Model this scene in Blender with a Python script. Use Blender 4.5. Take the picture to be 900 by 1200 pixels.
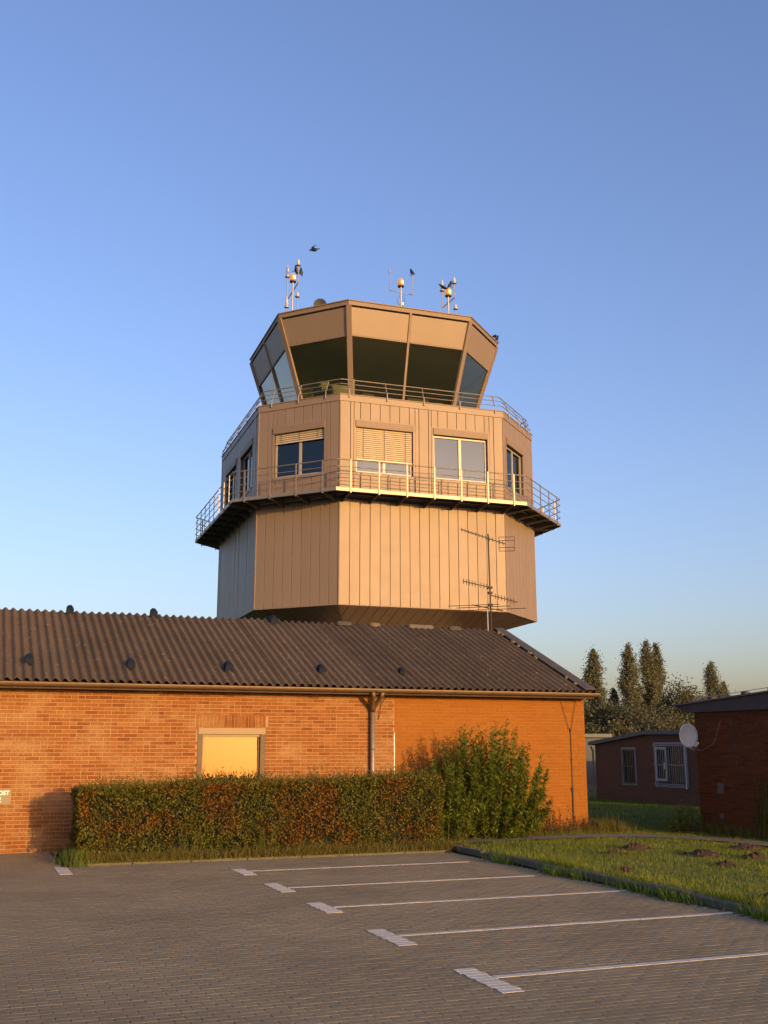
import bpy, math, random
import numpy as np
from mathutils import Vector, Matrix

# ------------------------------------------------------------------ camera, sky, sun, exposure
for o in list(bpy.data.objects): bpy.data.objects.remove(o)
scn = bpy.context.scene
COL = scn.collection
R = math.radians
EYE = 1.95
FPX, HORIZON = 1240.0, 875.0
PITCH = math.atan2(HORIZON - 600, FPX)
cam_d = bpy.data.cameras.new('camera'); cam = bpy.data.objects.new('camera', cam_d); COL.objects.link(cam)
cam.location = (0, 0, EYE); cam.rotation_euler = (math.pi/2 + PITCH, 0, 0)
cam_d.sensor_fit = 'VERTICAL'; cam_d.sensor_height = 36.0; cam_d.lens = FPX/1200*36.0
cam_d.clip_start = 0.1; cam_d.clip_end = 6000
scn.camera = cam

TH = R(21.3)                                  # the brick building's long wall against the picture plane
AX = Vector((math.cos(TH), math.sin(TH), 0)); BX = Vector((-math.sin(TH), math.cos(TH), 0))
SUN_EL, SUN_PHI = R(7.5), R(17.5)
sd = AX*math.sin(SUN_PHI) - BX*math.cos(SUN_PHI)
sun_dir = Vector((sd.x*math.cos(SUN_EL), sd.y*math.cos(SUN_EL), math.sin(SUN_EL)))
world = bpy.data.worlds.new('World'); scn.world = world; world.use_nodes = True
wn = world.node_tree.nodes; wl = world.node_tree.links
bg = wn['Background']; sky = wn.new('ShaderNodeTexSky'); sky.sky_type = 'NISHITA'; sky.sun_disc = False
sky.sun_elevation = SUN_EL; sky.sun_rotation = math.atan2(sd.x, sd.y)
sky.altitude = 0; sky.air_density = 1.1; sky.dust_density = 2.3; sky.ozone_density = 2.3
wb = wn.new('ShaderNodeMix'); wb.data_type = 'RGBA'; wb.blend_type = 'MULTIPLY'; wb.inputs[0].default_value = 1; wb.inputs[7].default_value = (1.05, .945, 1.19, 1)   # white balance of the whole sky
wl.new(sky.outputs[0], wb.inputs[6]); wl.new(wb.outputs[2], bg.inputs['Color']); bg.inputs['Strength'].default_value = 0.15
sun_d = bpy.data.lights.new('sun', 'SUN'); sun_d.energy = 2.1; sun_d.angle = R(0.6); sun_d.color = (1.0, 0.61, 0.20)
sun = bpy.data.objects.new('sun', sun_d); COL.objects.link(sun)
sun.rotation_euler = (-sun_dir).to_track_quat('-Z', 'Y').to_euler(); sun.location = (10, -10, 30)
scn.view_settings.view_transform = 'Standard'; scn.view_settings.look = 'None'
scn.view_settings.exposure = 1.0; scn.view_settings.gamma = 1.0; scn.view_settings.use_curve_mapping = False
scn.render.resolution_x, scn.render.resolution_y = 768, 1024

rnd = random.Random(7)
rng = np.random.default_rng(11)

# ------------------------------------------------------------------ materials
MATS = {}
def _new(name):
    m = bpy.data.materials.new(name); m.use_nodes = True; MATS[name] = m
    return m, m.node_tree.nodes, m.node_tree.links, m.node_tree.nodes['Principled BSDF']

def rgb(c): return (c[0], c[1], c[2], 1)

def noise(n, l, scale, detail=4, rough=.55, stretch=None, pos=None):
    t = n.new('ShaderNodeTexNoise'); t.inputs['Scale'].default_value = scale
    t.inputs['Detail'].default_value = detail; t.inputs['Roughness'].default_value = rough
    g = pos or n.new('ShaderNodeNewGeometry').outputs['Position']
    if stretch:
        mp = n.new('ShaderNodeMapping'); mp.inputs['Scale'].default_value = stretch
        l.new(g, mp.inputs[0]); g = mp.outputs[0]
    l.new(g, t.inputs['Vector']); return t.outputs['Fac']

def ramp(n, l, fac, stops):
    r = n.new('ShaderNodeValToRGB'); e = r.color_ramp.elements
    while len(e) < len(stops): e.new(0.5)
    for i, (p, c) in enumerate(stops): e[i].position = p; e[i].color = rgb(c)
    l.new(fac, r.inputs[0]); return r.outputs[0]

def mix(n, l, fac, a, b, mode='MIX'):
    m = n.new('ShaderNodeMix'); m.data_type = 'RGBA'; m.blend_type = mode
    for s, v in (('Factor', fac), ('A', a), ('B', b)):
        sk = [i for i in m.inputs if i.name == s and (i.type == 'RGBA' if s != 'Factor' else i.type == 'VALUE')][0]
        if hasattr(v, 'links') or hasattr(v, 'is_linked'): l.new(v, sk)
        elif isinstance(v, (int, float)): sk.default_value = v
        else: sk.default_value = rgb(v)
    return [o for o in m.outputs if o.type == 'RGBA'][0]

def rand_out(n, l):
    """a random number for each loose piece and each object"""
    g = n.new('ShaderNodeNewGeometry'); o = n.new('ShaderNodeObjectInfo')
    a = n.new('ShaderNodeMath'); a.operation = 'ADD'; l.new(g.outputs['Random Per Island'], a.inputs[0]); l.new(o.outputs['Random'], a.inputs[1])
    f = n.new('ShaderNodeMath'); f.operation = 'FRACT'; l.new(a.outputs[0], f.inputs[0]); return f.outputs[0]

def bump(n, l, p, h, strength, dist=.01):
    b = n.new('ShaderNodeBump'); b.inputs['Strength'].default_value = strength; b.inputs['Distance'].default_value = dist
    l.new(h, b.inputs['Height']); l.new(b.outputs[0], p.inputs['Normal'])

def mat(name, c1, c2=None, scale=3, rough=.7, metal=0, bmp=0, bscale=60, piece=0, stretch=None, spec=.5, rvar=0, bdist=.01):
    m, n, l, p = _new(name)
    c2 = c2 or tuple(x*.8 for x in c1)
    f = noise(n, l, scale, 5, .6, stretch)
    c = ramp(n, l, f, [(.3, c1), (.7, c2)])
    if piece:
        r = ramp(n, l, rand_out(n, l), [(0, (1-piece,)*3), (1, (1+piece,)*3)])
        c = mix(n, l, 1.0, c, r, 'MULTIPLY')
    l.new(c, p.inputs['Base Color'])
    p.inputs['Roughness'].default_value = rough; p.inputs['Metallic'].default_value = metal
    p.inputs['Specular IOR Level'].default_value = spec
    if rvar:
        rr = n.new('ShaderNodeMapRange'); rr.inputs[3].default_value = rough-rvar; rr.inputs[4].default_value = rough+rvar
        l.new(noise(n, l, scale*1.7), rr.inputs[0]); l.new(rr.outputs[0], p.inputs['Roughness'])
    if bmp: bump(n, l, p, noise(n, l, bscale, 4), bmp, bdist)
    return m

def brick_mat(name, cols, pale, dark=.25, patch=.5):
    m, n, l, p = _new(name)
    c = ramp(n, l, rand_out(n, l), [(i/(len(cols)-1), k) for i, k in enumerate(cols)])
    f = noise(n, l, 1.1, 5, .65, (1, 1, 2.2))
    fr = ramp(n, l, f, [(.48, (0, 0, 0)), (.68, (patch,)*3)])
    c = mix(n, l, fr, c, pale)
    sp = ramp(n, l, noise(n, l, 38, 3), [(.35, (1-dark,)*3), (.65, (1.08,)*3)])
    c = mix(n, l, 1.0, c, sp, 'MULTIPLY'); l.new(c, p.inputs['Base Color'])
    p.inputs['Roughness'].default_value = .9; p.inputs['Specular IOR Level'].default_value = .25
    bump(n, l, p, noise(n, l, 90, 4), .5, .006); return m

brick_mat('brick', [(0.2400, 0.0800, 0.0173), (0.2960, 0.1080, 0.0252), (0.2640, 0.0920, 0.0209), (0.3360, 0.1360, 0.0360), (0.2080, 0.0624, 0.0144), (0.3040, 0.1160, 0.0288)], (0.4000, 0.2280, 0.0936), .2, .75)
brick_mat('brick_orange', [(0.2886, 0.1000, 0.0126), (0.3108, 0.1120, 0.0147), (0.2775, 0.0944, 0.0119), (0.3034, 0.1080, 0.0140)], (0.3330, 0.1320, 0.0210), .1, .3)
brick_mat('brick_red_shaded', [(0.1350, 0.0380, 0.0090), (0.1750, 0.0522, 0.0120), (0.1150, 0.0304, 0.0075), (0.1550, 0.0446, 0.0100)], (0.1700, 0.0617, 0.0150), .3, .3)  # red brick tones lowered to carry the shade on the outbuilding wall
mat('mortar', (0.4420, 0.2656, 0.1275), (0.3655, 0.2117, 0.0975), 2.5, .95, bmp=.4, bscale=120)
mat('mortar_orange', (0.3256, 0.1400, 0.0300), (0.2960, 0.1240, 0.0248), 2, .95, bmp=.3, bscale=120)
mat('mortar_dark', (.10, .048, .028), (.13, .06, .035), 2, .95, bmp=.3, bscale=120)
# far brick building: courses too fine to see singly
m, n, l, p = _new('brick_far')
tc = n.new('ShaderNodeTexCoord'); bt = n.new('ShaderNodeTexBrick')
sx = n.new('ShaderNodeSeparateXYZ'); cb = n.new('ShaderNodeCombineXYZ'); ad = n.new('ShaderNodeMath'); ad.operation = 'ADD'
l.new(tc.outputs['Object'], sx.inputs[0]); l.new(sx.outputs[0], ad.inputs[0]); l.new(sx.outputs[1], ad.inputs[1])
l.new(ad.outputs[0], cb.inputs[0]); l.new(sx.outputs[2], cb.inputs[1]); l.new(cb.outputs[0], bt.inputs['Vector'])
bt.inputs['Scale'].default_value = 1; bt.inputs['Brick Width'].default_value = .26; bt.inputs['Row Height'].default_value = .075; bt.inputs['Mortar Size'].default_value = .008
bt.inputs['Color1'].default_value = rgb((.12, .047, .028)); bt.inputs['Color2'].default_value = rgb((.15, .06, .036)); bt.inputs['Mortar'].default_value = rgb((.125, .07, .046))
l.new(bt.outputs[0], p.inputs['Base Color']); p.inputs['Roughness'].default_value = .9

mat('cladding', (.285, .200, .130), (.268, .188, .122), 1.2, .52, .10, bmp=.05, bscale=2.2, piece=.035, spec=.45, rvar=.05, bdist=.05)
mat('trim_metal', (.27, .188, .122), (.245, .17, .11), 2, .6, .08, spec=.35)
mat('seam_dark', (.06, .045, .035), (.05, .04, .03), 3, .8)
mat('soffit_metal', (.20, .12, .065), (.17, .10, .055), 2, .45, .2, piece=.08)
mat('rail_metal', (.34, .28, .21), (.28, .22, .17), 8, .45, .5)
mat('steel_dark', (.13, .115, .10), (.09, .08, .07), 6, .6, .4)
mat('grating', (.10, .09, .08), (.07, .065, .06), 10, .7, .3)
mat('roof_felt', (.30, .29, .27), (.24, .23, .22), 2, .9)
mat('interior', (.16, .14, .12), (.12, .11, .09), 1, .9)
mat('ceiling_tile', (.62, .54, .34), (.55, .48, .30), 1, .9)
mat('console', (.42, .36, .24), (.36, .30, .2), 3, .6)
mat('blind', (.62, .49, .30), (.58, .45, .28), 3, .45, .1)
mat('window_frame', (.50, .42, .32), (.46, .38, .29), 3, .5, .3)
mat('frame_brown', (.105, .058, .02), (.14, .08, .03), 6, .6, bmp=.1)
mat('frame_tan', (.30, .18, .07), (.25, .15, .06), 4, .5)
mat('gutter_metal', (.19, .115, .055), (.15, .095, .05), 4, .5, .35, rvar=.1)
mat('pipe_metal', (.33, .25, .19), (.27, .20, .15), 6, .5, .4)
mat('soffit_wood', (.10, .05, .03), (.07, .035, .02), 4, .8)
mat('vent_plastic', (.010, .015, .028), (.008, .011, .02), 6, .7, spec=.2)
mat('cable', (.12, .07, .045), (.09, .055, .035), 9, .7)
mat('white_paint', (.62, .55, .44), (.48, .43, .35), 14, .85, bmp=.2, bscale=120, piece=.08)
mat('white_plastic', (.72, .71, .68), (.66, .65, .63), 3, .45)
mat('plate_tan', (.27, .20, .10), (.24, .18, .09), 6, .5)
mat('letter_white', (.85, .84, .80), (.8, .8, .78), 3, .5)
mat('kerb_concrete', (.16, .135, .09), (.085, .085, .05), 6, .95, bmp=.5, bscale=60)
mat('path_concrete', (.20, .165, .115), (.13, .11, .075), 4, .95, bmp=.4, bscale=50)
mat('soil', (.085, .043, .018), (.05, .026, .012), 9, 1, bmp=.8, bscale=40, bdist=.03)
mat('fascia_dark', (.075, .065, .055), (.05, .045, .04), 4, .8)
mat('fascia_grey', (.14, .145, .15), (.11, .115, .12), 4, .7)
mat('grille_metal', (.28, .30, .33), (.22, .24, .27), 4, .5, .4)
mat('dish_white', (.62, .60, .58), (.58, .56, .54), 4, .5)
mat('shed_shaded', (.055, .062, .068), (.045, .05, .055), 4, .6)  # garage wall grey darkened so the colour itself carries its shade
mat('bark', (.10, .07, .045), (.06, .042, .028), 14, .95, bmp=.6, bscale=30, stretch=(1, 1, .2))
mat('stem', (.12, .075, .035), (.08, .05, .025), 10, .9)
mat('feather', (.012, .012, .015), (.02, .02, .024), 20, .5)
mat('antenna_metal', (.48, .44, .40), (.40, .36, .33), 10, .45, .6)
mat('antenna_old', (.065, .045, .032), (.04, .03, .022), 14, .7, .2)
mat('radome', (.62, .58, .52), (.55, .51, .46), 8, .5)
mat('plaster_patch', (.15, .125, .105), (.12, .10, .085), 8, .9)
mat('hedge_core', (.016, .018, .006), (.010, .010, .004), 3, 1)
mat('concrete_shaft', (.32, .27, .22), (.27, .23, .19), 1.5, .9)

# corrugated fibre-cement roofing with lichen flecks and streaks
m, n, l, p = _new('roof_sheet')
c = ramp(n, l, noise(n, l, 1.6, 6, .65), [(.3, (.085, .055, .033)), (.7, (.125, .083, .050))])
c = mix(n, l, ramp(n, l, noise(n, l, 34, 4, .7), [(.47, (0,)*3), (.66, (.75,)*3)]), c, (.22, .155, .09))
v = n.new('ShaderNodeTexVoronoi'); v.inputs['Scale'].default_value = 4.2; v.inputs['Randomness'].default_value = 1.0
l.new(n.new('ShaderNodeNewGeometry').outputs['Position'], v.inputs['Vector'])
fk = mix(n, l, 1.0, ramp(n, l, v.outputs['Distance'], [(.08, (.9,)*3), (.15, (0,)*3)]), ramp(n, l, noise(n, l, 1.7, 3, .7), [(.42, (0,)*3), (.58, (1,)*3)]), 'MULTIPLY')
c = mix(n, l, fk, c, (.40, .31, .17))
c = mix(n, l, ramp(n, l, noise(n, l, .55, 4), [(.5, (0,)*3), (.7, (.45,)*3)]), c, (.075, .058, .038))
r_ = ramp(n, l, rand_out(n, l), [(0, (.88,)*3), (1, (1.12,)*3)]); c = mix(n, l, 1.0, c, r_, 'MULTIPLY')
l.new(c, p.inputs['Base Color']); p.inputs['Roughness'].default_value = .95; p.inputs['Specular IOR Level'].default_value = .2
bump(n, l, p, noise(n, l, 70, 4), .6, .01)
mat('verge_cap', (.055, .052, .05), (.085, .075, .065), 5, .9, bmp=.5, bscale=50)
mat('ridge_moss', (.20, .16, .08), (.12, .09, .05), 9, 1, bmp=.6, bscale=50)

# paving
m, n, l, p = _new('paver')
c = ramp(n, l, rand_out(n, l), [(0, (.245, .187, .102)), (.5, (.262, .200, .110)), (1, (.278, .213, .118))])
c = mix(n, l, 1.0, c, ramp(n, l, noise(n, l, .55, 5, .6), [(.3, (.80,)*3), (.7, (1.14,)*3)]), 'MULTIPLY')
c = mix(n, l, 1.0, c, ramp(n, l, noise(n, l, 160, 2), [(.3, (.78,)*3), (.7, (1.2,)*3)]), 'MULTIPLY')
l.new(c, p.inputs['Base Color']); p.inputs['Roughness'].default_value = .92; p.inputs['Specular IOR Level'].default_value = .3
bump(n, l, p, noise(n, l, 220, 3), .5, .003)
m, n, l, p = _new('joint_sand')
tc = n.new('ShaderNodeTexCoord'); bt = n.new('ShaderNodeTexBrick'); l.new(tc.outputs['Object'], bt.inputs['Vector'])
bt.inputs['Scale'].default_value = 1; bt.inputs['Brick Width'].default_value = .2; bt.inputs['Row Height'].default_value = .1; bt.inputs['Mortar Size'].default_value = .006
bt.inputs['Color1'].default_value = rgb((.23, .177, .10)); bt.inputs['Color2'].default_value = rgb((.255, .195, .108)); bt.inputs['Mortar'].default_value = rgb((.12, .093, .065))
MATS['paving_far'] = m; l.new(bt.outputs[0], p.inputs['Base Color']); p.inputs['Roughness'].default_value = .95
mat('joint_sand2', (.13, .10, .07), (.10, .085, .05), 2, 1)

def leaf_mat(name, stops, big=None, trans=.3, rough=.6, bscale=1.2):
    m, n, l, p = _new(name)
    c = ramp(n, l, rand_out(n, l), stops)
    if big:
        c2 = ramp(n, l, rand_out(n, l), big)
        c = mix(n, l, ramp(n, l, noise(n, l, bscale, 4, .65), [(.44, (0,)*3), (.58, (1,)*3)]), c, c2)
    l.new(c, p.inputs['Base Color']); p.inputs['Roughness'].default_value = rough; p.inputs['Specular IOR Level'].default_value = .3
    t = n.new('ShaderNodeBsdfTranslucent'); l.new(c, t.inputs[0]); s = n.new('ShaderNodeMixShader'); s.inputs[0].default_value = trans
    out = n['Material Output']; l.new(p.outputs[0], s.inputs[1]); l.new(t.outputs[0], s.inputs[2]); l.new(s.outputs[0], out.inputs['Surface'])
    return m
leaf_mat('hedge_leaf', [(0, (0.0548, 0.0671, 0.0078)), (.45, (0.1281, 0.1220, 0.0131)), (.8, (0.1875, 0.1403, 0.0158)), (1, (0.0938, 0.1602, 0.0149))],
         [(0, (0.1016, 0.0580, 0.0096)), (.5, (0.2110, 0.0945, 0.0140)), (.85, (0.2812, 0.1067, 0.0158)), (1, (0.1406, 0.1144, 0.0140))], .25)
leaf_mat('hedge_tip', [(0, (0.0990, 0.0990, 0.0143)), (.6, (0.1584, 0.1386, 0.0202)), (1, (0.1980, 0.1452, 0.0252))], None, .35)
leaf_mat('shrub_leaf', [(0, (0.0726, 0.1197, 0.0094)), (.5, (0.1386, 0.1890, 0.0151)), (.85, (0.2112, 0.2394, 0.0216)), (1, (0.0990, 0.1512, 0.0130))], None, .35, .45)
leaf_mat('shrub_tip', [(0, (.14, .075, .025)), (.5, (.12, .10, .025)), (1, (.10, .12, .02))], None, .35)
leaf_mat('weed_red', [(0, (.16, .055, .02)), (.5, (.12, .05, .018)), (1, (.09, .075, .02))], None, .3)
leaf_mat('poplar_leaf', [(0, (0.1148, 0.1242, 0.0648)), (.5, (0.1688, 0.1647, 0.0837)), (1, (0.2160, 0.1958, 0.0945))], None, .35)
leaf_mat('far_leaf', [(0, (0.0633, 0.0747, 0.0368)), (.5, (0.0978, 0.0978, 0.0437)), (.9, (0.1380, 0.1092, 0.0460)), (1, (0.1610, 0.1035, 0.0460))], None, .3)
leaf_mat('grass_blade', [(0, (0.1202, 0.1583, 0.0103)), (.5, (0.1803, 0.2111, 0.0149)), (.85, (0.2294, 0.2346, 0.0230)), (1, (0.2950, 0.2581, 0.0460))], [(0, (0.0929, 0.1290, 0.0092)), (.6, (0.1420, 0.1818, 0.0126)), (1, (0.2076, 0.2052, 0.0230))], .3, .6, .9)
leaf_mat('dry_grass', [(0, (0.2024, 0.1449, 0.0310)), (.6, (0.1392, 0.1208, 0.0207)), (1, (0.0886, 0.1027, 0.0124))], None, .3)
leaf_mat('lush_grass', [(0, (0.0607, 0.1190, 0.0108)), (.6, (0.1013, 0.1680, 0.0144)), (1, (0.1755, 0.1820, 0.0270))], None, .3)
mat('lawn_ground', (0.0660, 0.0936, 0.0108), (0.1045, 0.1140, 0.0180), 2.2, 1, bmp=.7, bscale=30, bdist=.03)
mat('verge_ground', (.085, .075, .024), (.06, .05, .022), 4, 1, bmp=.7, bscale=40, bdist=.03)

def glass(name, refl, tint, rough=.0, col=(.95, .95, .93)):
    m, n, l, p = _new(name); n.remove(p)
    g = n.new('ShaderNodeBsdfGlossy'); g.inputs['Roughness'].default_value = rough; g.inputs['Color'].default_value = rgb(col)
    t = n.new('ShaderNodeBsdfTransparent'); t.inputs[0].default_value = rgb(tint)
    f = n.new('ShaderNodeFresnel'); f.inputs[0].default_value = 1.5
    a = n.new('ShaderNodeMath'); a.operation = 'ADD'; a.use_clamp = True; a.inputs[1].default_value = refl; l.new(f.outputs[0], a.inputs[0])
    s = n.new('ShaderNodeMixShader'); l.new(a.outputs[0], s.inputs[0]); l.new(t.outputs[0], s.inputs[1]); l.new(g.outputs[0], s.inputs[2])
    l.new(s.outputs[0], n['Material Output'].inputs['Surface'])
glass('coated_glass', .035, (.34, .36, .36), col=(.82, .92, .95))
glass('cab_glass', .05, (.55, .60, .50))
glass('room_glass', .045, (.25, .24, .22), col=(1.0, .66, .30))  # warm gloss tint puts the sunset sky's yellow into the pane's reflection
glass('dark_glass', -.025, (.3, .3, .3))
m, n, l, p = _new('amber_glass'); p.inputs['Base Color'].default_value = rgb((.75, .22, .03)); p.inputs['Roughness'].default_value = .15
p.inputs['Emission Color'].default_value = rgb((1, .38, .05)); p.inputs['Emission Strength'].default_value = .25
m, n, l, p = _new('amber_lamp'); p.inputs['Base Color'].default_value = rgb((.9, .5, .1)); p.inputs['Emission Color'].default_value = rgb((1, .62, .18)); p.inputs['Emission Strength'].default_value = 2.2

# ------------------------------------------------------------------ helpers
OFF = {}
def tag(o, label=None, cat=None, group=None, kind=None):
    for k, v in (('label', label), ('category', cat), ('group', group), ('kind', kind)):
        if v: o[k] = v
    return o

def link_mesh(name, me, material, parent=None, loc=(0, 0, 0), rz=0, smooth=False):
    if material is not None and not me.materials: me.materials.append(MATS[material])
    if smooth:
        me.polygons.foreach_set('use_smooth', [True]*len(me.polygons))
    o = bpy.data.objects.new(name, me); COL.objects.link(o)
    o.location = loc; o.rotation_euler = (0, 0, rz)
    if parent: o.parent = parent; OFF[o.name] = OFF.get(parent.name, Vector((0, 0, 0)))
    return o

def empty(name, base, rz, label, cat, group=None, framed=True):
    """a thing standing at base; framed: its parts are written in (u, v, z) of the place's grid"""
    o = bpy.data.objects.new(name, None); COL.objects.link(o); o.empty_display_size = .2
    base = Vector(base)
    if framed:
        w = AX*base.x + BX*base.y; o.location = (w.x, w.y, base.z); o.rotation_euler = (0, 0, TH + rz); OFF[o.name] = base
    else:
        o.location = base; o.rotation_euler = (0, 0, rz); OFF[o.name] = Vector((0, 0, 0))
    return tag(o, label, cat, group)

class MB:
    def __init__(s): s.v = []; s.f = []
    def add(s, vs, fs):
        k = len(s.v); s.v += [tuple(x) for x in vs]; s.f += [tuple(i+k for i in f) for f in fs]; return s
    def box(s, x0, x1, y0, y1, z0, z1):
        return s.add([(x0, y0, z0), (x1, y0, z0), (x1, y1, z0), (x0, y1, z0), (x0, y0, z1), (x1, y0, z1), (x1, y1, z1), (x0, y1, z1)],
                     [(3, 2, 1, 0), (4, 5, 6, 7), (0, 1, 5, 4), (1, 2, 6, 5), (2, 3, 7, 6), (3, 0, 4, 7)])
    def cbox(s, x0, x1, y0, y1, z0, z1, c=.02):
        """box with chamfered vertical and top edges"""
        r = []
        for z, d in ((z0, 0), (z1-c, 0), (z1, c)):
            r.append([(x0+d+c, y0+d, z), (x1-d-c, y0+d, z), (x1-d, y0+d+c, z), (x1-d, y1-d-c, z), (x1-d-c, y1-d, z), (x0+d+c, y1-d, z), (x0+d, y1-d-c, z), (x0+d, y0+d+c, z)])
        return s.loft(r)
    def loft(s, rings, cap=True):
        nn = len(rings[0]); vs = [p for r in rings for p in r]; fs = []
        for i in range(len(rings)-1):
            for j in range(nn):
                a, b = i*nn+j, i*nn+(j+1) % nn; fs.append((a, b, b+nn, a+nn))
        if cap: fs += [tuple(range(nn-1, -1, -1)), tuple((len(rings)-1)*nn + j for j in range(nn))]
        return s.add(vs, fs)
    def bar(s, p, q, w, d, up=(0, 0, 1)):
        p, q, up = Vector(p), Vector(q), Vector(up); t = (q-p).normalized()
        x = t.cross(up); x = x.normalized() if x.length > 1e-6 else t.orthogonal().normalized()
        y = x.cross(t).normalized(); x = x*w/2; y = y*d/2
        return s.loft([[p-x-y, p+x-y, p+x+y, p-x+y], [q-x-y, q+x-y, q+x+y, q-x+y]])
    def tube(s, pts, r, nn=8, closed=False):
        pts = [Vector(p) for p in pts]; rr = r if isinstance(r, (list, tuple)) else [r]*len(pts); rings = []; k = len(pts)
        for i, p in enumerate(pts):
            a = pts[(i-1) % k] if (i > 0 or closed) else p; b = pts[(i+1) % k] if (i < k-1 or closed) else p
            t = (b-a).normalized(); x = t.cross(Vector((0, 0, 1))); x = x.normalized() if x.length > 1e-3 else Vector((1, 0, 0))
            y = x.cross(t)
            rings.append([p + (x*math.cos(2*math.pi*j/nn) + y*math.sin(2*math.pi*j/nn))*rr[i] for j in range(nn)])
        if closed: return s.loft(rings + [rings[0]], False)
        return s.loft(rings)
    def lathe(s, c, prof, nn=12):
        return s.loft([[(c[0]+r*math.cos(2*math.pi*j/nn), c[1]+r*math.sin(2*math.pi*j/nn), c[2]+z) for j in range(nn)] for r, z in prof])
    def prism(s, poly, z0, z1):
        return s.loft([[(x, y, z0) for x, y in poly], [(x, y, z1) for x, y in poly]])
    def ring(s, inner, outer, z0, z1):
        nn = len(inner); vs = [(x, y, z) for z in (z0, z1) for P in (inner, outer) for x, y in P]; fs = []
        for j in range(nn):
            k = (j+1) % nn; i0, o0, i1, o1 = 0, nn, 2*nn, 3*nn
            fs += [(o0+j, o0+k, o1+k, o1+j), (i0+k, i0+j, i1+j, i1+k), (i1+j, o1+j, o1+k, i1+k), (i0+k, o0+k, o0+j, i0+j)]
        return s.add(vs, fs)
    def mesh(s, name, off=(0, 0, 0)):
        me = bpy.data.meshes.new(name); ox, oy, oz = off
        me.from_pydata([(x-ox, y-oy, z-oz) for x, y, z in s.v], [], s.f); me.update(); return me
    def build(s, name, material, parent=None, smooth=False):
        off = OFF.get(parent.name, Vector((0, 0, 0))) if parent else Vector((0, 0, 0))
        return link_mesh(name, s.mesh(name, off), material, parent, smooth=smooth)

def np_mesh(name, V, nside):
    """V: (pieces*nside, 3) array, every nside consecutive points one face"""
    V = np.asarray(V, dtype=np.float32); nv = len(V); nf = nv//nside
    me = bpy.data.meshes.new(name); me.vertices.add(nv); me.vertices.foreach_set('co', V.ravel())
    me.loops.add(nv); me.loops.foreach_set('vertex_index', np.arange(nv, dtype=np.int32))
    me.polygons.add(nf); me.polygons.foreach_set('loop_start', np.arange(0, nv, nside, dtype=np.int32))
    me.update(calc_edges=True); return me

def unit(a): return a/np.maximum(np.linalg.norm(a, axis=-1, keepdims=True), 1e-9)

def leaves(P, D, L, W, up=None, fold=.25):
    """leaf shapes (six-point) from base points P along D with lengths L and half widths W"""
    N = len(P); D = unit(D); r = rng.normal(size=(N, 3)) if up is None else np.broadcast_to(np.asarray(up, float), (N, 3)) + rng.normal(size=(N, 3))*.45
    S = unit(np.cross(D, r)); Nn = np.cross(S, D); L = np.asarray(L)[:, None]; W = np.asarray(W)[:, None]
    pts = [P, P+D*L*.35+S*W*.9+Nn*W*fold, P+D*L*.7+S*W*.75+Nn*W*fold*.6, P+D*L-Nn*W*.4, P+D*L*.7-S*W*.75+Nn*W*fold*.6, P+D*L*.35-S*W*.9+Nn*W*fold]
    return np.stack(pts, 1).reshape(-1, 3)

def blades(P, H, W, lean=.35):
    N = len(P); a = rng.uniform(0, 2*np.pi, N); b = rng.uniform(0, 2*np.pi, N); H = np.asarray(H)
    S = np.stack([np.cos(a), np.sin(a), np.zeros(N)], 1)*(np.asarray(W)[:, None]/2 if np.ndim(W) else W/2)
    T = P + np.stack([np.cos(b)*lean*H*rng.uniform(.2, 1, N), np.sin(b)*lean*H*rng.uniform(.2, 1, N), H], 1)
    return np.stack([P-S, P+S, T], 1).reshape(-1, 3)

def frame_pts(uvz):
    uvz = np.asarray(uvz, float); return np.outer(uvz[:, 0], AX) + np.outer(uvz[:, 1], BX) + np.outer(uvz[:, 2], (0, 0, 1))

def struct(name, mb, material, smooth=False):
    o = mb.build(name, material, None, smooth); o.rotation_euler = (0, 0, TH); return tag(o, kind='structure')

# ------------------------------------------------------------------ the setting
VW = 21.9            # the brick building's front wall stands at v = VW
UK = 8.95            # kerb between parking and lawn
VB = 19.1            # front edge of the hedge bed
UR = 15.77           # left face of the low building on the right

m_ = MB(); S_ = 3000
m_.add([(-S_, -S_, -.08), (S_, -S_, -.08), (S_, S_, -.08), (-S_, S_, -.08)], [(0, 1, 2, 3)])
ground = struct('ground', m_, 'lawn_ground')

lot = MB()
for (u0, u1, v0, v1) in ((-40, UK-.06, -30, VB-.01), (-40, 1.78, VB-.01, VW)):
    lot.box(u0, u1, v0, v1, -.07, -.016)
parking_lot = struct('parking_lot', lot, 'paving_far')
# the nearer joints get a sandy bed a little below the stones
PU0, PU1, PV0 = -3.0, UK-.06, 2.6
bed = MB(); bed.box(PU0-.02, PU1, PV0-.02, VB-.01, -.015, -.0105); bed.box(PU0-.02, 1.78, VB-.01, VW, -.015, -.0105)
bed.build('joint_bed', 'joint_sand2', parking_lot)

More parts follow.
